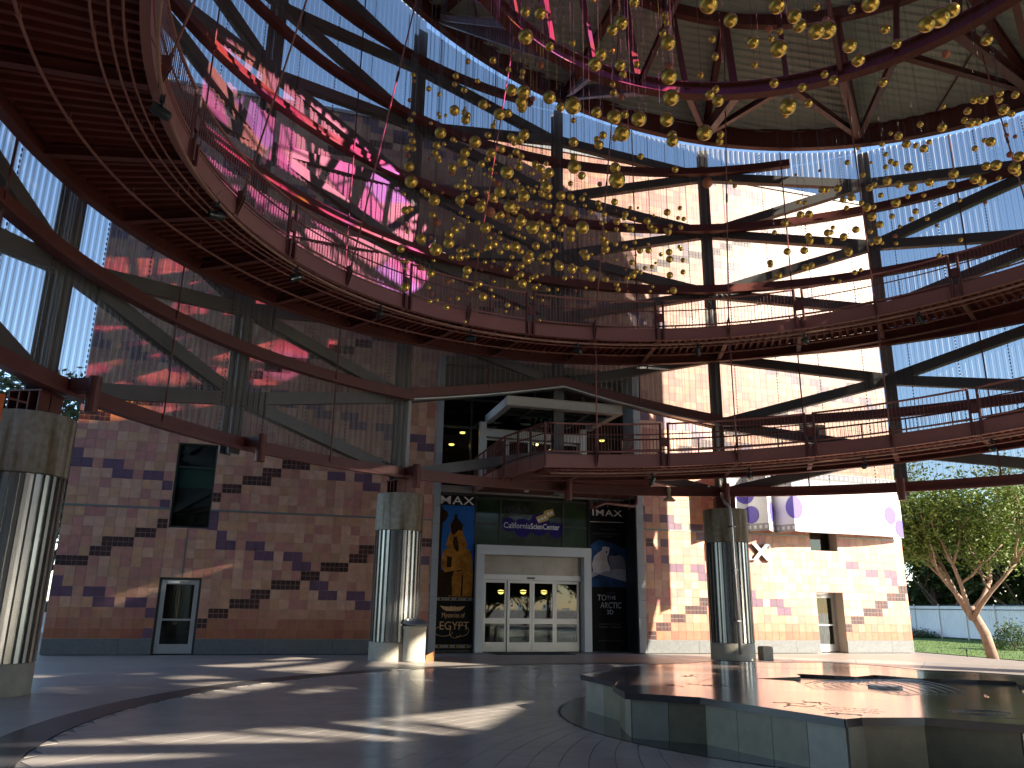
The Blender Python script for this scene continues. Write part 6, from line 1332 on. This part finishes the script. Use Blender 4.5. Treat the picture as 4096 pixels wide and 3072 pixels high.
# ================================================================== STAR PLATFORM
pl = thing('granite_platform', 'low star shaped granite platform with a polished engraved top and a dark centre', 'platform', (CX, CY, 0))
def Q(o): return keep_parent(o, pl)
outl = [(158.5,4.66),(174.9,4.32),(180.7,4.53),(191.9,4.89),(202.1,4.40),(215.4,4.71),(225.7,5.16),(227.2,4.94),(234.4,4.60),(244.5,4.86),(255,4.5),(268,4.9),(280,4.4),(292,4.8),(305,4.3),(318,4.6),(330,4.0),(345,4.2),(360,3.7),(370,3.6),(385,3.5),(397,3.2),(410,4.0),(423.5,4.55),(438,4.2),(452,4.7),(466,4.2),(481,4.4),(494,4.5),(506.8,4.24)]
inner = [(14.02,-17.05),(13.70,-17.75),(14.32,-17.92),(14.42,-18.65),(14.89,-18.44),(15.47,-18.95),(15.79,-18.51),(16.45,-18.66),(16.9,-18.1),(17.6,-18.3),(17.5,-17.5),(18.0,-17.0),(17.4,-16.6),(16.77,-16.35),(16.5,-15.6),(15.9,-15.9),(15.23,-15.2),(14.9,-15.8),(13.9,-16.0),(14.3,-16.5)]
N_ = len(outl); OP = [pol(r, t) for t, r in outl]
def ia(v): return (degrees(atan2(v[1]-CY, v[0]-CX)) + 360 - 150) % 360
inner.sort(key=lambda v: ia(v))
def in_at(t):
    """point of the inner star outline at angle t (deg)"""
    d = Vector((cos(radians(t)), sin(radians(t)))); best = None
    for k in range(len(inner)):
        a = Vector(inner[k]) - Vector((CX, CY)); b_ = Vector(inner[(k+1) % len(inner)]) - Vector((CX, CY)); e = b_ - a
        den = d.x*e.y - d.y*e.x
        if abs(den) < 1e-9: continue
        s_ = (a.x*e.y - a.y*e.x)/den; u_ = (a.x*d.y - a.y*d.x)/den
        if s_ > 0 and -1e-6 <= u_ <= 1+1e-6: best = s_ if best is None else max(best, s_)
    return best or 1.8
TOPM = [mat('polished_top_pink', (0.20, 0.15, 0.13), 0.13, 0, 0.16, 6, 0.02, 30), mat('polished_top_grey', (0.14, 0.135, 0.13), 0.12, 0, 0.18, 6), mat('polished_top_brown', (0.10, 0.075, 0.062), 0.11, 0, 0.2, 6)]
for i in range(N_):
    t0, r0 = outl[i]; t1, r1 = outl[(i+1) % N_]
    if t1 < t0: t1 += 360
    sub = frange(t0, t1, 4); mid = [(0.5*(in_at(t)+0.62*(r0+r1)/2+0.9)) for t in sub]
    A_ = [pol(in_at(t)+0.01, t) for t in sub]; B_ = [pol(max(in_at(t)+0.25, 2.9 + 0.35*sin(t*0.11)), t) for t in sub]
    q = MB(); q.prism([(p.x, p.y) for p in A_] + [(p.x, p.y) for p in B_[::-1]], 0.482, 0.5385); Q(q.obj('inner_slab', TOPM[2 if i % 3 else 1]))
    B2 = [pol((p-ce).length+0.006, t) for p, t in zip(B_, sub)]
    q = MB(); q.prism([(p.x, p.y) for p in B2] + [(OP[(i+1) % N_].x, OP[(i+1) % N_].y), (OP[i].x, OP[i].y)], 0.48, 0.54); Q(q.obj('top_slab', TOPM[(0, 0, 1, 0, 0, 1)[i % 6]]))
# dark moulded edge and the panelled sides
ins = [pol(r-0.10, t) for t, r in outl]
for i in range(N_):
    a, b_ = OP[i], OP[(i+1) % N_]; d = (b_-a); L = d.length; d.normalize(); out = Vector((d.y, -d.x, 0))
    if out.dot((a+b_)/2 - ce) < 0: out = -out
    q = MB(); q.obox((a+b_)/2 + out*0.004 + Vector((0,0,0.505)), d*(L/2+0.004), out*0.012, Vector((0,0,0.04))); Q(q.obj('edge_moulding', DARKG))
    a, b_ = ins[i], ins[(i+1) % N_]; L = (b_-a).length; npan = 1 if L < 0.9 else 2
    for k in range(npan):
        p0 = a.lerp(b_, k/npan); p1 = a.lerp(b_, (k+1)/npan); q = MB(); dd_ = (p1-p0).normalized()
        q.obox((p0+p1)/2 + Vector((0,0,0.232)), dd_*((p1-p0).length/2-0.003), out*0.02, Vector((0,0,0.229))); Q(q.obj('side_panel', PLINTHG if (i+k) % 3 else mat('plinth_granite_pale', (0.20, 0.20, 0.175), 0.3, 0, 0.2, 5)))
core = MB(); core.prism([(pol(r-0.13, t).x, pol(r-0.13, t).y) for t, r in outl], 0.0045, 0.478); Q(core.obj('core', GRANITE))
pit = MB(); pit.prism([(v[0], v[1]) for v in inner], 0.4785, 0.49); Q(pit.obj('centre_pool', DARKG))
wd = MB(); wd.lathe([(0.001, 0.491), (0.24, 0.491), (0.24, 0.525), (0.2, 0.53), (0.001, 0.53)], 24, (15.4, -17.12)); Q(wd.obj('centre_disc', mat('pale_stone_disc', (0.6, 0.52, 0.45), 0.3, 0, 0.08, 4)))
# water jets arcing over the pool
wj = MB()
for k in range(9):
    x0 = 14.75 + 0.16*k; wj.tube([(x0 - 0.30 + 0.30*s_, -16.5 - 2.1*s_*0.7, 0.50 + 0.10*4*s_*(1-s_)) for s_ in frange(0, 1, 0.12)], 0.0045, 4)
Q(wj.obj('water_jet', mat('white_water', (0.8, 0.8, 0.82), 0.1, 0, 0), kind='stuff'))
# engraved inlays
ENG = mat('engraved_inlay', (0.025, 0.022, 0.02), 0.35, 0, 0.1, 5)
def inlay(pts, w_, name='inlay'):
    q = MB()
    for (xa, ya), (xb, yb_) in zip(pts, pts[1:]):
        d = Vector((xb-xa, yb_-ya, 0)); L = d.length
        if L < 1e-5: continue
        d /= L; s_ = Vector((-d.y, d.x, 0)); q.obox(((xa+xb)/2, (ya+yb_)/2, 0.5408), d*(L/2+w_*0.3), s_*w_/2, Vector((0,0,0.0008)))
    Q(q.obj(name, ENG))
for k in range(5):
    inlay([(13.98 + (0.36-0.06*k)*cos(t)*1.0, -20.2 + (0.24-0.04*k)*sin(t)) for t in frange(0, 2*pi, 0.3)], 0.012, 'shell_inlay')
inlay([(13.7,-20.3), (13.9,-20.65), (14.3,-20.9), (14.6,-20.95)], 0.03, 'shell_inlay')
inlay([(12.2,-19.98),(12.28,-19.97),(12.34,-19.99),(12.42,-20.05),(12.5,-20.12),(12.46,-20.17)], 0.05, 'lizard_inlay'); inlay([(12.24,-20.08),(12.34,-19.99),(12.38,-19.9)], 0.02, 'lizard_inlay')
for ox, oy, s_ in ((12.25,-18.95,1.0), (12.72,-18.85,0.8), (12.42,-16.66,1.0), (12.1,-16.75,0.7), (12.9,-15.5,1.1)):
    rq = random.Random(int(ox*100)); pts = [(ox, oy)]
    for k in range(9): pts.append((pts[-1][0] + s_*rq.uniform(-0.12, 0.16), pts[-1][1] + s_*rq.uniform(-0.14, 0.12)))
    inlay(pts, 0.028*s_, 'creature_inlay'); inlay([pts[2], (pts[2][0]+0.12, pts[2][1]-0.12), (pts[2][0]+0.1, pts[2][1]-0.25)], 0.02, 'creature_inlay'); inlay([pts[5], (pts[5][0]-0.14, pts[5][1]-0.1)], 0.02, 'creature_inlay')
av = -0.70
for i, s_ in enumerate(('each one of us', 'is part of the soul', 'of the universe')):
    p = Vector((12.78, -19.62, 0.5402)) + Vector((-0.11, -0.13, 0))*i
    o = text('engraved_lettering', s_, 0.1, p, ENG, pl, extrude=0.0006, align='CENTER', rot=(0, 0, av))
# ================================================================== SMALL THINGS ON THE GROUND
tc_ = thing('trash_can', 'round concrete trash can with a grey tilted lid beside the left column', 'trash can', (10.56, -3.66, 0))
q = MB(); q.lathe([(0.33, 0.0), (0.335, 0.04), (0.32, 0.06), (0.33, 0.9), (0.345, 0.92), (0.345, 0.98), (0.31, 0.985)], 32); o = q.obj('body', CONC, tc_); smooth_by_angle(o)
q = MB(); q.lathe([(0.25, 0.986), (0.25, 1.02), (0.24, 1.022)], 24); q.obj('neck', BLACK, tc_)
q = MB(); q.lathe([(0.36, 0.0), (0.37, 0.03), (0.33, 0.09), (0.2, 0.15), (0.001, 0.17)], 32); o = q.obj('lid', mat('grey_lid', (0.16, 0.17, 0.18), 0.4, 0.2, 0.1, 3), tc_); smooth_by_angle(o); o.location = (0, 0, 1.03); o.rotation_euler = (0.07, 0.06, 0)
wg = thing('wooden_wedge', 'small orange brown wooden door wedge on the floor beside the trash can', 'door wedge', (11.02, -3.6, 0))
q = MB(); q.v = [(-0.12,-0.08,0),(0.12,-0.08,0),(0.12,0.08,0),(-0.12,0.08,0),(-0.10,-0.08,0.16),(0.10,-0.08,0.26),(0.10,0.08,0.26),(-0.10,0.08,0.16)]; q.f = [(0,3,2,1),(4,5,6,7),(0,1,5,4),(1,2,6,5),(2,3,7,6),(3,0,4,7)]
q.obj('block', mat('orange_wood', (0.36, 0.13, 0.04), 0.6, 0, 0.2, 12), wg); q = MB(); q.box(0.121, 0.135, -0.08, 0.08, 0.0, 0.28); q.obj('end_board', mat('orange_wood', (0.36, 0.13, 0.04)), wg)
q = MB(); q.box(13.9, 16.7, -0.72, 0.55, 0.001, 0.016); o = q.obj('door_mat', mat('black_rubber_mat', (0.02, 0.021, 0.024), 0.7, 0, 0.2, 8, 0.5, 120)); tag(o, 'long black rubber mat on the floor before the sliding doors', 'door mat')
bx = MB(); bx.box(21.98, 22.34, -3.95, -3.62, 0.0, 0.40); bx.box(22.0, 22.32, -3.93, -3.64, 0.401, 0.43); o = bx.obj('concrete_block', CONC); tag(o, 'small concrete block standing right of the downpipe column', 'block')
hs = thing('horn_loudspeaker', 'beige horn loudspeaker under the lowest ring left of the downpipe column', 'loudspeaker', (19.35, -2.9, 5.35))
q = MB(); q.lathe([(0.05, -0.02), (0.055, 0.12), (0.075, 0.16), (0.05, 0.3)], 14); q.obj('driver', BEIGE, hs)
q = MB(); q.v = [(-0.05,-0.05,-0.02),(0.05,-0.05,-0.02),(0.05,0.05,-0.02),(-0.05,0.05,-0.02),(-0.2,-0.13,-0.2),(0.2,-0.13,-0.2),(0.2,0.13,-0.2),(-0.2,0.13,-0.2)]; q.f = [(0,1,2,3),(0,4,5,1),(1,5,6,2),(2,6,7,3),(3,7,4,0)]; q.obj('horn', BEIGE, hs)
# sprinkler pipe and downlight cans under the landing
sp_ = thing('sprinkler_pipe', 'red sprinkler pipe with elbows under the landing beside the right poster', 'pipe', (17.8, -1.6, 5.1))
q = MB(); q.tube([(16.65, -2.3, 4.86), (16.95, -2.3, 4.95), (17.25, -2.3, 5.06), (18.28, -2.3, 5.0), (18.38, -2.3, 5.08), (18.40, -2.3, 5.45)], 0.06, 10); keep_parent(q.obj('pipe', RED, smooth=True), sp_)
q = MB()
for x, z in ((16.9, 4.95), (17.3, 5.06), (17.7, 5.03), (18.1, 5.01)): q.tube([(x, -2.3, z-0.16), (x+0.05, -2.3, z+0.42)], 0.012, 5)
q.tube([(16.72, -2.3, 4.86), (16.68, -2.3, 5.1)], 0.05, 8); keep_parent(q.obj('pipe_hanger', RED), sp_)
for x, z, lab in ((14.75, 5.45, 'white downlight can under the red landing left of the centre sleeve'), (16.0, 5.40, 'white downlight can under the red landing right of the centre sleeve')):
    q = MB(); q.tube([(0,0,0), (0,0,0.22)], 0.085, 14); o = q.obj('downlight_can', WHITE); o.location = (x, -1.1, z); tag(o, lab, 'downlight')

# ================================================================== TREES, FENCE AND THE REST OUTSIDE
def leafmat(name, c1, c2):
    m = bpy.data.materials.new(name); m.use_nodes = True; n = m.node_tree.nodes; l = m.node_tree.links
    b = n['Principled BSDF']; b.inputs['Roughness'].default_value = 0.55
    g = n.new('ShaderNodeNewGeometry'); cr = n.new('ShaderNodeValToRGB'); cr.color_ramp.elements[0].color = (*c1, 1); cr.color_ramp.elements[1].color = (*c2, 1)
    l.new(g.outputs['Random Per Island'], cr.inputs['Fac']); l.new(cr.outputs[0], b.inputs['Base Color'])
    t = n.new('ShaderNodeBsdfTranslucent'); l.new(cr.outputs[0], t.inputs[0]); mx = n.new('ShaderNodeMixShader'); mx.inputs[0].default_value = 0.3
    l.new(b.outputs[0], mx.inputs[1]); l.new(t.outputs[0], mx.inputs[2]); l.new(mx.outputs[0], n['Material Output'].inputs['Surface']); return m
LEAF1 = leafmat('ficus_leaf', (0.055, 0.10, 0.012), (0.16, 0.20, 0.03)); LEAF2 = leafmat('dark_leaf', (0.025, 0.05, 0.012), (0.07, 0.11, 0.025)); LEAF3 = leafmat('eucalyptus_leaf', (0.04, 0.06, 0.02), (0.12, 0.13, 0.05))
BARK = mat('tan_bark', (0.26, 0.17, 0.12), 0.85, 0, 0.3, 6, 0.5, 25); BARK2 = mat('brown_bark', (0.11, 0.08, 0.06), 0.9, 0, 0.3, 6, 0.5, 25)
def tree(name, lab, base, h, spread, lean, leaf, bark, nleaf, seed, fork=0.28, r0=0.2, lsz=0.13, group=None, zlow=0.3):
    rn = random.Random(seed); t = thing(name, lab, 'tree', base, group); tips = []; q = MB()
    top = Vector((lean[0], lean[1], h*fork)); q.tube([Vector((0,0,-0.05)), Vector((lean[0]*0.3, lean[1]*0.3, h*fork*0.5)), top], r0, 10, r1=r0*0.75)
    def limb(p, d, L, r, lev):
        pts = [p]; dd = d.copy()
        for k in range(4):
            dd = (dd + Vector((rn.uniform(-.25,.25), rn.uniform(-.25,.25), rn.uniform(-.05,.25)))).normalized(); pts.append(pts[-1] + dd*L/4)
        q.tube(pts, r, 6 if lev < 2 else 4, r1=r*0.5)
        if lev >= 2: tips.append(pts[-1]); tips.append(pts[2]); return
        for k in range(rn.randint(3, 4)):
            f = rn.choice((2, 3, 4)); a = rn.uniform(0, 2*pi); nd = (dd*0.55 + Vector((cos(a), sin(a), rn.uniform(-0.1, 0.8)))*0.75).normalized(); limb(pts[f], nd, L*rn.uniform(0.55, 0.8), r*0.5, lev+1)
    nl = rn.randint(5, 6)
    for k in range(nl):
        a = 2*pi*k/nl + rn.uniform(-.4, .4); limb(top - Vector((0,0,rn.uniform(0, h*fork*0.25))), Vector((cos(a)*0.75, sin(a)*0.75, rn.uniform(0.45, 1.1))).normalized(), (h*(1-fork))*rn.uniform(0.42, 0.62), r0*0.5, 0)
    tk = q.obj('trunk', bark, t, smooth=True)
    lf = MB(); mxr = max(1e-3, max(Vector((p.x, p.y)).length for p in tips)); mxz = max(p.z for p in tips); sxy = spread/mxr; 
    # pull the tips into the wanted envelope
    tips = [Vector((p.x*min(1.0, sxy*1.1), p.y*min(1.0, sxy*1.1), p.z*min(1.0, h*0.97/mxz))) for p in tips]
    cl_ = [(p, rn.uniform(0.3, 0.75)*spread*0.17+0.1) for p in tips]
    while lf is not None and len(lf.f) < nleaf:
        p, s_ = rn.choice(cl_); c_ = p + Vector((rn.gauss(0, s_), rn.gauss(0, s_), rn.gauss(0, s_*0.6)))
        if c_.z < h*zlow*0.8: continue
        sz = lsz*rn.uniform(0.6, 1.3); a = Vector((rn.gauss(0,1), rn.gauss(0,1), rn.gauss(0,.6))).normalized(); b_ = a.cross(Vector((rn.gauss(0,1), rn.gauss(0,1), rn.gauss(0,1)))).normalized()
        lf.face([c_ - a*sz, c_ + b_*sz*0.42, c_ + a*sz, c_ - b_*sz*0.42])
    o = lf.obj('crown', leaf, t, fix=False); return t
SC_ = 1.2513
tree('plaza_tree', 'leafy green tree with a tan forked trunk on the lawn right of the sunlit wall', (37.53, 1.95, -0.4), 8.8, 5.0, (-0.7, 0.2), LEAF1, BARK, 26000, 21, 0.25, 0.25, 0.10)
k = 0
for x, y, h, sp_2, lf_, lab in ((47.5, 21.5, 8.6, 3.6, LEAF1, 'bushy tree behind the fence just right of the tiled wall corner'), (50.5, 17.5, 8.0, 3.6, LEAF2, 'dark tree behind the fence in the gap left of the plaza tree'), (53.0, 14.0, 10.6, 4.6, LEAF1, 'tall bright green tree behind the plaza tree crown'), (55.5, 10.5, 10.8, 4.8, LEAF2, 'dark tall tree behind the fence at the right edge'), (58, 22, 10.5, 4.5, LEAF2, 'dark tree farther back beneath the two palms'), (52, 7.5, 9.0, 4.0, LEAF1, 'bright green tree behind the fence at the far right edge'), (45.5, 26, 7.6, 4.2, LEAF2, 'dark tree half hidden by the tiled wall corner'), (60, 16, 8.5, 5.0, LEAF1, 'wide tree filling the gap behind the fence'), (63, 27, 9.5, 5.5, LEAF2, 'farthest dark tree below the palms'), (62, 5, 10, 5.5, LEAF2, 'wide dark tree far behind the fence at the right edge')):
    tree('background_tree', lab, (6.46 + (x-6.46)*SC_, -27.65 + (y+27.65)*SC_, -0.4), h*SC_, sp_2*SC_, (0.2, 0.1), lf_, BARK2, 10500, 40+k, 0.16, 0.25, 0.24, 'trees behind the fence', 0.05); k += 1
k = 0
for x, y, h, sp_2, lab in ((-7.5, 14.5, 13.0, 4.2, 'tall tree behind the left column seen against white sky'), (-3.5, 13.0, 12.0, 3.2, 'slim dark tree between the left column and the tiled wall corner'), (-12.5, 18.0, 14.5, 4.5, 'tall tree at the left edge seen through the perforated panels'), (-4.5, 27, 11.0, 4.0, 'distant tree low behind the corner of the tiled wall')):
    tree('tall_tree', lab, (x, y, 0), h, sp_2, (0.3, 0.1), LEAF3, BARK2, 5200, 70+k, 0.3, 0.22, 0.2, 'trees left of the building', 0.18); k += 1
# trees out of the picture that dapple the sun on the floor
tree('shade_tree', 'tall tree outside the rotunda on the sunny side, out of the picture', (35.0, -36.5, 0), 21.5, 3.2, (0.4, 0.2), LEAF3, BARK2, 2600, 91, 0.72, 0.22, 0.3, None, 0.97)
tree('shade_tree', 'second tall tree outside the rotunda on the sunny side, out of the picture', (30.5, -40.5, 0), 21.5, 3.0, (0.2, 0.3), LEAF3, BARK2, 2200, 93, 0.72, 0.22, 0.3, None, 0.97)
# low unseen trees, added to darken what the glass doors reflect
k = 0
for x, y, h, lab in ((27.5, -38.0, 6.6, 'low leafy tree across the court mirrored in the left glass doors'), (32.5, -36.5, 7.0, 'low leafy tree across the court mirrored in the right glass doors'), (38.0, -33.0, 7.0, 'low leafy tree added out of view on the sunny side of the court'), (43.0, -27.5, 7.2, 'low leafy tree added out of view beyond the sunny lawn edge'), (24.0, -37.5, 6.0, 'low leafy tree added out of view beside the opposite building')):
    tree('court_tree', lab, (x, y, 0 if x < 32 else -0.3), h, 3.6, (0.1, 0.1), LEAF2, BARK2, 9000, 120+k, 0.15, 0.18, 0.26, 'added low trees across the court', 0.04); k += 1
# dense mass of shrubs and trees far behind the fence
hm = MB(); rh = random.Random(77)
for k in range(15000):
    t = rh.random(); x = 64 + 7*t + rh.gauss(0, 1.2); y = 52 - 62*t + rh.gauss(0, 0.5); top_ = 5.2 + 1.6*sin(t*21) + 0.9*sin(t*53+1); z = -0.4 + top_*rh.random()**0.8; s_ = 0.42*rh.uniform(.6, 1.4)
    u_ = Vector((rh.gauss(0,1), rh.gauss(0,1), rh.gauss(0,1))).normalized(); v = u_.cross(Vector((rh.gauss(0,1), rh.gauss(0,1), 1))).normalized(); c_ = Vector((x, y, z)); hm.face([c_-u_*s_, c_+v*s_*.5, c_+u_*s_, c_-v*s_*.5])
o = hm.obj('shrub_mass', LEAF2, fix=False); tag(o, 'dense dark mass of shrubs and trees far behind the pale fence', 'shrubbery'); o['kind'] = 'stuff'
# palms
def palm(x, y, h, lab, seed):
    rn = random.Random(seed); t = thing('palm_tree', lab, 'palm', (x, y, 0), 'distant fan palms'); q = MB()
    q.tube([Vector((0.25*sin(s_*2), 0, h*s_)) for s_ in frange(0, 1, 0.1)], 0.24, 8, r1=0.17); q.obj('trunk', BARK2, t, smooth=True)
    lf = MB(); top = Vector((0.25*sin(2), 0, h))
    for k in range(46):
        a = rn.uniform(0, 2*pi); e = rn.uniform(-0.9, 1.2); d = Vector((cos(a)*cos(e), sin(a)*cos(e), sin(e))); c_ = top + d*rn.uniform(0.8, 1.2); s_ = d.cross(Vector((0,0,1))).normalized(); u_ = s_.cross(d)
        for j in range(9):
            g_ = (j-4)*0.30; dd = (d*cos(g_) + s_*sin(g_)).normalized(); e_ = c_ + dd*rn.uniform(0.7, 1.0) - Vector((0,0,0.18)); lf.face([c_, c_ + dd*0.5 + s_*0.035, e_, c_ + dd*0.5 - s_*0.035])
        lf.face([top, top + d*0.4 + s_*0.03, c_, top + d*0.4 - s_*0.03])
    for k in range(40):
        a = rn.uniform(0, 2*pi); r_ = rn.uniform(0.2, 0.6); p = top + Vector((cos(a)*r_, sin(a)*r_, -rn.uniform(0.1, 0.5))); lf.face([p, p + Vector((0.08, 0, -0.5)), p + Vector((0.02, 0.05, -rn.uniform(0.7, 1.3))), p + Vector((-0.06, 0, -0.5))])
    lf.obj('crown', LEAF2, t, fix=False)
palm(61.8, 30.5, 11.6, 'tall fan palm right of the sunlit wall corner with its crown against white sky', 5); palm(59.8, 31.8, 12.4, 'tall fan palm partly hidden by the red ring at the wall corner', 6)
# fence: panels and posts
FEN = mat('white_fence_sheet', (0.74, 0.78, 0.80), 0.6, 0, 0.1, 0.6); a0_ = Vector((59.2, 42.6, -0.4)); a1_ = Vector((55.1, 10.2, -0.4)); L = (a1_-a0_).length; d = (a1_-a0_).normalized(); nn_ = 11
fe = thing('site_fence', 'long pale grey construction fence of ribbed sheets behind the lawn', 'fence', tuple(a0_)); nrm_ = Vector((-d.y, d.x, 0))
for i in range(nn_):
    p0 = a0_ + d*L*i/nn_; p1 = a0_ + d*L*(i+1)/nn_; q = MB(); m2 = 22
    for k in range(m2):
        pa = p0.lerp(p1, (k+0.02)/m2) + nrm_*(0.02 if k % 2 else 0); pb = p0.lerp(p1, (k+1)/m2) + nrm_*(0.02 if k % 2 else 0); q.face([pa + Vector((0,0,0.12)), pb + Vector((0,0,0.12)), pb + Vector((0,0,2.45)), pa + Vector((0,0,2.45))])
        pc = p0.lerp(p1, (k+1.02)/m2) + nrm_*(0.0 if k % 2 else 0.02); q.face([pb + Vector((0,0,0.12)), pc + Vector((0,0,0.12)), pc + Vector((0,0,2.45)), pb + Vector((0,0,2.45))])
    keep_parent(q.obj('fence_sheet', FEN, fix=False), fe)
    q = MB(); q.tube([p0 - nrm_*0.05, p0 - nrm_*0.05 + Vector((0,0,2.58))], 0.045, 8); keep_parent(q.obj('fence_post', WHITE), fe)
q = MB()
for z in (0.12, 2.2, 2.5): q.tube([a0_ - nrm_*0.05 + Vector((0,0,z)), a1_ - nrm_*0.05 + Vector((0,0,z))], 0.028, 6)
keep_parent(q.obj('fence_rail', STEEL), fe)
def bush(lab, x, y, r, h, seed, leaf=LEAF2, n_=1800):
    rn = random.Random(seed); t = thing('bush', lab, 'bush', (x, y, -0.4)); lf = MB()
    for k in range(n_):
        a = rn.uniform(0, 2*pi); e = math.acos(rn.uniform(0, 1)); rr_ = rn.uniform(0.55, 1.0)*(1 + 0.18*sin(3*a+seed)); c_ = Vector((r*rr_*sin(e)*cos(a), r*rr_*sin(e)*sin(a), max(0.05, h*rr_*cos(e)))); s_ = 0.07*rn.uniform(.6, 1.4)
        u_ = Vector((rn.gauss(0,1), rn.gauss(0,1), rn.gauss(0,1))).normalized(); v = u_.cross(Vector((rn.gauss(0,1), rn.gauss(0,1), 1))).normalized(); lf.face([c_-u_*s_, c_+v*s_*.5, c_+u_*s_, c_-v*s_*.5])
    lf.obj('foliage', leaf, t, fix=False); q = MB()
    for k in range(5): q.tube([(0.1*cos(k), 0.1*sin(k), 0), (r*0.5*cos(k*1.3), r*0.5*sin(k*1.3), h*0.7)], 0.02, 4)
    q.obj('stem', BARK2, t)
bush('dark round bush on the lawn at the right edge', 46.5, 8.9, 1.3, 1.6, 3); bush('low dark shrub at the foot of the pale fence', 55.6, 26.2, 1.6, 0.7, 4); bush('shrub at the foot of the fence beside the wall corner', 56.2, 29.8, 1.8, 1.25, 8)
ub = thing('utility_cabinet', 'white and dark red utility cabinet behind the bush at the right edge', 'cabinet', (49.9, 10.2, -0.4))
q = MB(); q.box(-0.35, 0.35, -0.3, 0.3, 0.1, 1.45); q.obj('body', mat('dark_red_cabinet', (0.2, 0.06, 0.06), 0.5, 0, 0.1, 3), ub); q = MB(); q.box(-0.38, 0.38, -0.33, 0.33, 1.451, 1.62); q.obj('cap', WHITE, ub); q = MB(); q.box(-0.4, 0.4, -0.35, 0.35, 0.0, 0.099); q.obj('base', CONC, ub)
st_ = MB(); st_.lathe([(0.05, 0), (0.05, 0.04), (0.025, 0.05), (0.025, 0.3), (0.045, 0.31), (0.045, 0.36), (0.02, 0.38)], 12, (36.95, 2.8)); o = st_.obj('bollard_light', BLACK); o.location.z = -0.4; tag(o, 'short black path light on the pavement before the lawn', 'path light')
kb = MB(); kb.face([(31.9,-8.0,0.0),(32.15,0.9,0.0),(32.0,0.9,0.1),(31.75,-8.0,0.1)]); kb.face([(32.0,0.9,0.1),(31.75,-8,0.1),(31.55,-8,0.1),(31.8,0.9,0.1)]); kb.face([(31.55,-8,0.1),(31.8,0.9,0.1),(31.8,0.9,0.0),(31.55,-8,0.0)])
# parked car glimpsed at the left
car = thing('parked_car', 'white parked car half hidden behind the left column and wall corner', 'car', (-4.6, 17.0, 0)); CARW = mat('white_car_paint', (0.75, 0.75, 0.76), 0.25, 0, 0.02, 1, coat=0.5)
def carbody(prof_, w_, name, m):
    q = MB(); n2 = len(prof_); q.v = [(x, -w_/2, z) for x, z in prof_] + [(x, w_/2, z) for x, z in prof_]; q.f = [tuple(range(n2)), tuple(range(2*n2-1, n2-1, -1))] + [(k, n2+k, n2+(k+1) % n2, (k+1) % n2) for k in range(n2)]; return q.obj(name, m, car)
carbody([(-2.2,0.3),(-2.25,0.7),(-2.1,0.9),(-1.0,0.98),(0.9,1.0),(2.0,0.92),(2.25,0.7),(2.2,0.3)], 1.8, 'body', CARW)
carbody([(-1.25,0.985),(-0.6,1.45),(0.75,1.48),(1.6,1.0)], 1.55, 'cabin', mat('car_glass', (0.03, 0.035, 0.04), 0.08, 0, 0))
carbody([(-0.62,1.455),(-0.55,1.5),(0.7,1.53),(0.8,1.485)], 1.5, 'car_roof', CARW)
for x in (-1.4, 1.4):
    for y in (-0.85, 0.85):
        q = MB(); q.tube([(x, y-0.1, 0.33), (x, y+0.1, 0.33)], 0.33, 20); q.obj('wheel', BLACK, car)
        q = MB(); q.tube([(x, y-0.11, 0.33), (x, y+0.11, 0.33)], 0.19, 12); q.obj('rim', STEEL, car)
for y in (-0.6, 0.6): q = MB(); q.box(-2.262, -2.2, y-0.18, y+0.18, 0.62, 0.78); q.obj('headlight', WHITE, car)
car.rotation_euler.z = radians(65)
bpy.context.view_layer.update()

# the building opposite the theatre, behind the camera: it closes the court on that side and shows in the glass doors
op = thing('museum_building', 'large plain building across the court from the theatre, behind the camera', 'building', (0, -48, 0))
OPM = mat('opposite_wall', (0.24, 0.20, 0.16), 0.8, 0, 0.12, 0.4)
q = MB(); q.box(-45, 20.5, -60, -40, 0, 21); keep_parent(q.obj('wall', OPM), op)
q = MB(); q.box(-45.1, 20.6, -60.1, -39.9, 21.002, 21.6); keep_parent(q.obj('parapet', CONC), op)
for i in range(8):
    for j in range(4):
        q = MB(); x = -40 + i*7.5; q.box(x, x+3.2, -40.03, -39.96, 2+j*4.8, 4.6+j*4.8); keep_parent(q.obj('window', mat('opposite_glass', (0.03, 0.04, 0.045), 0.1, 0, 0)), op)
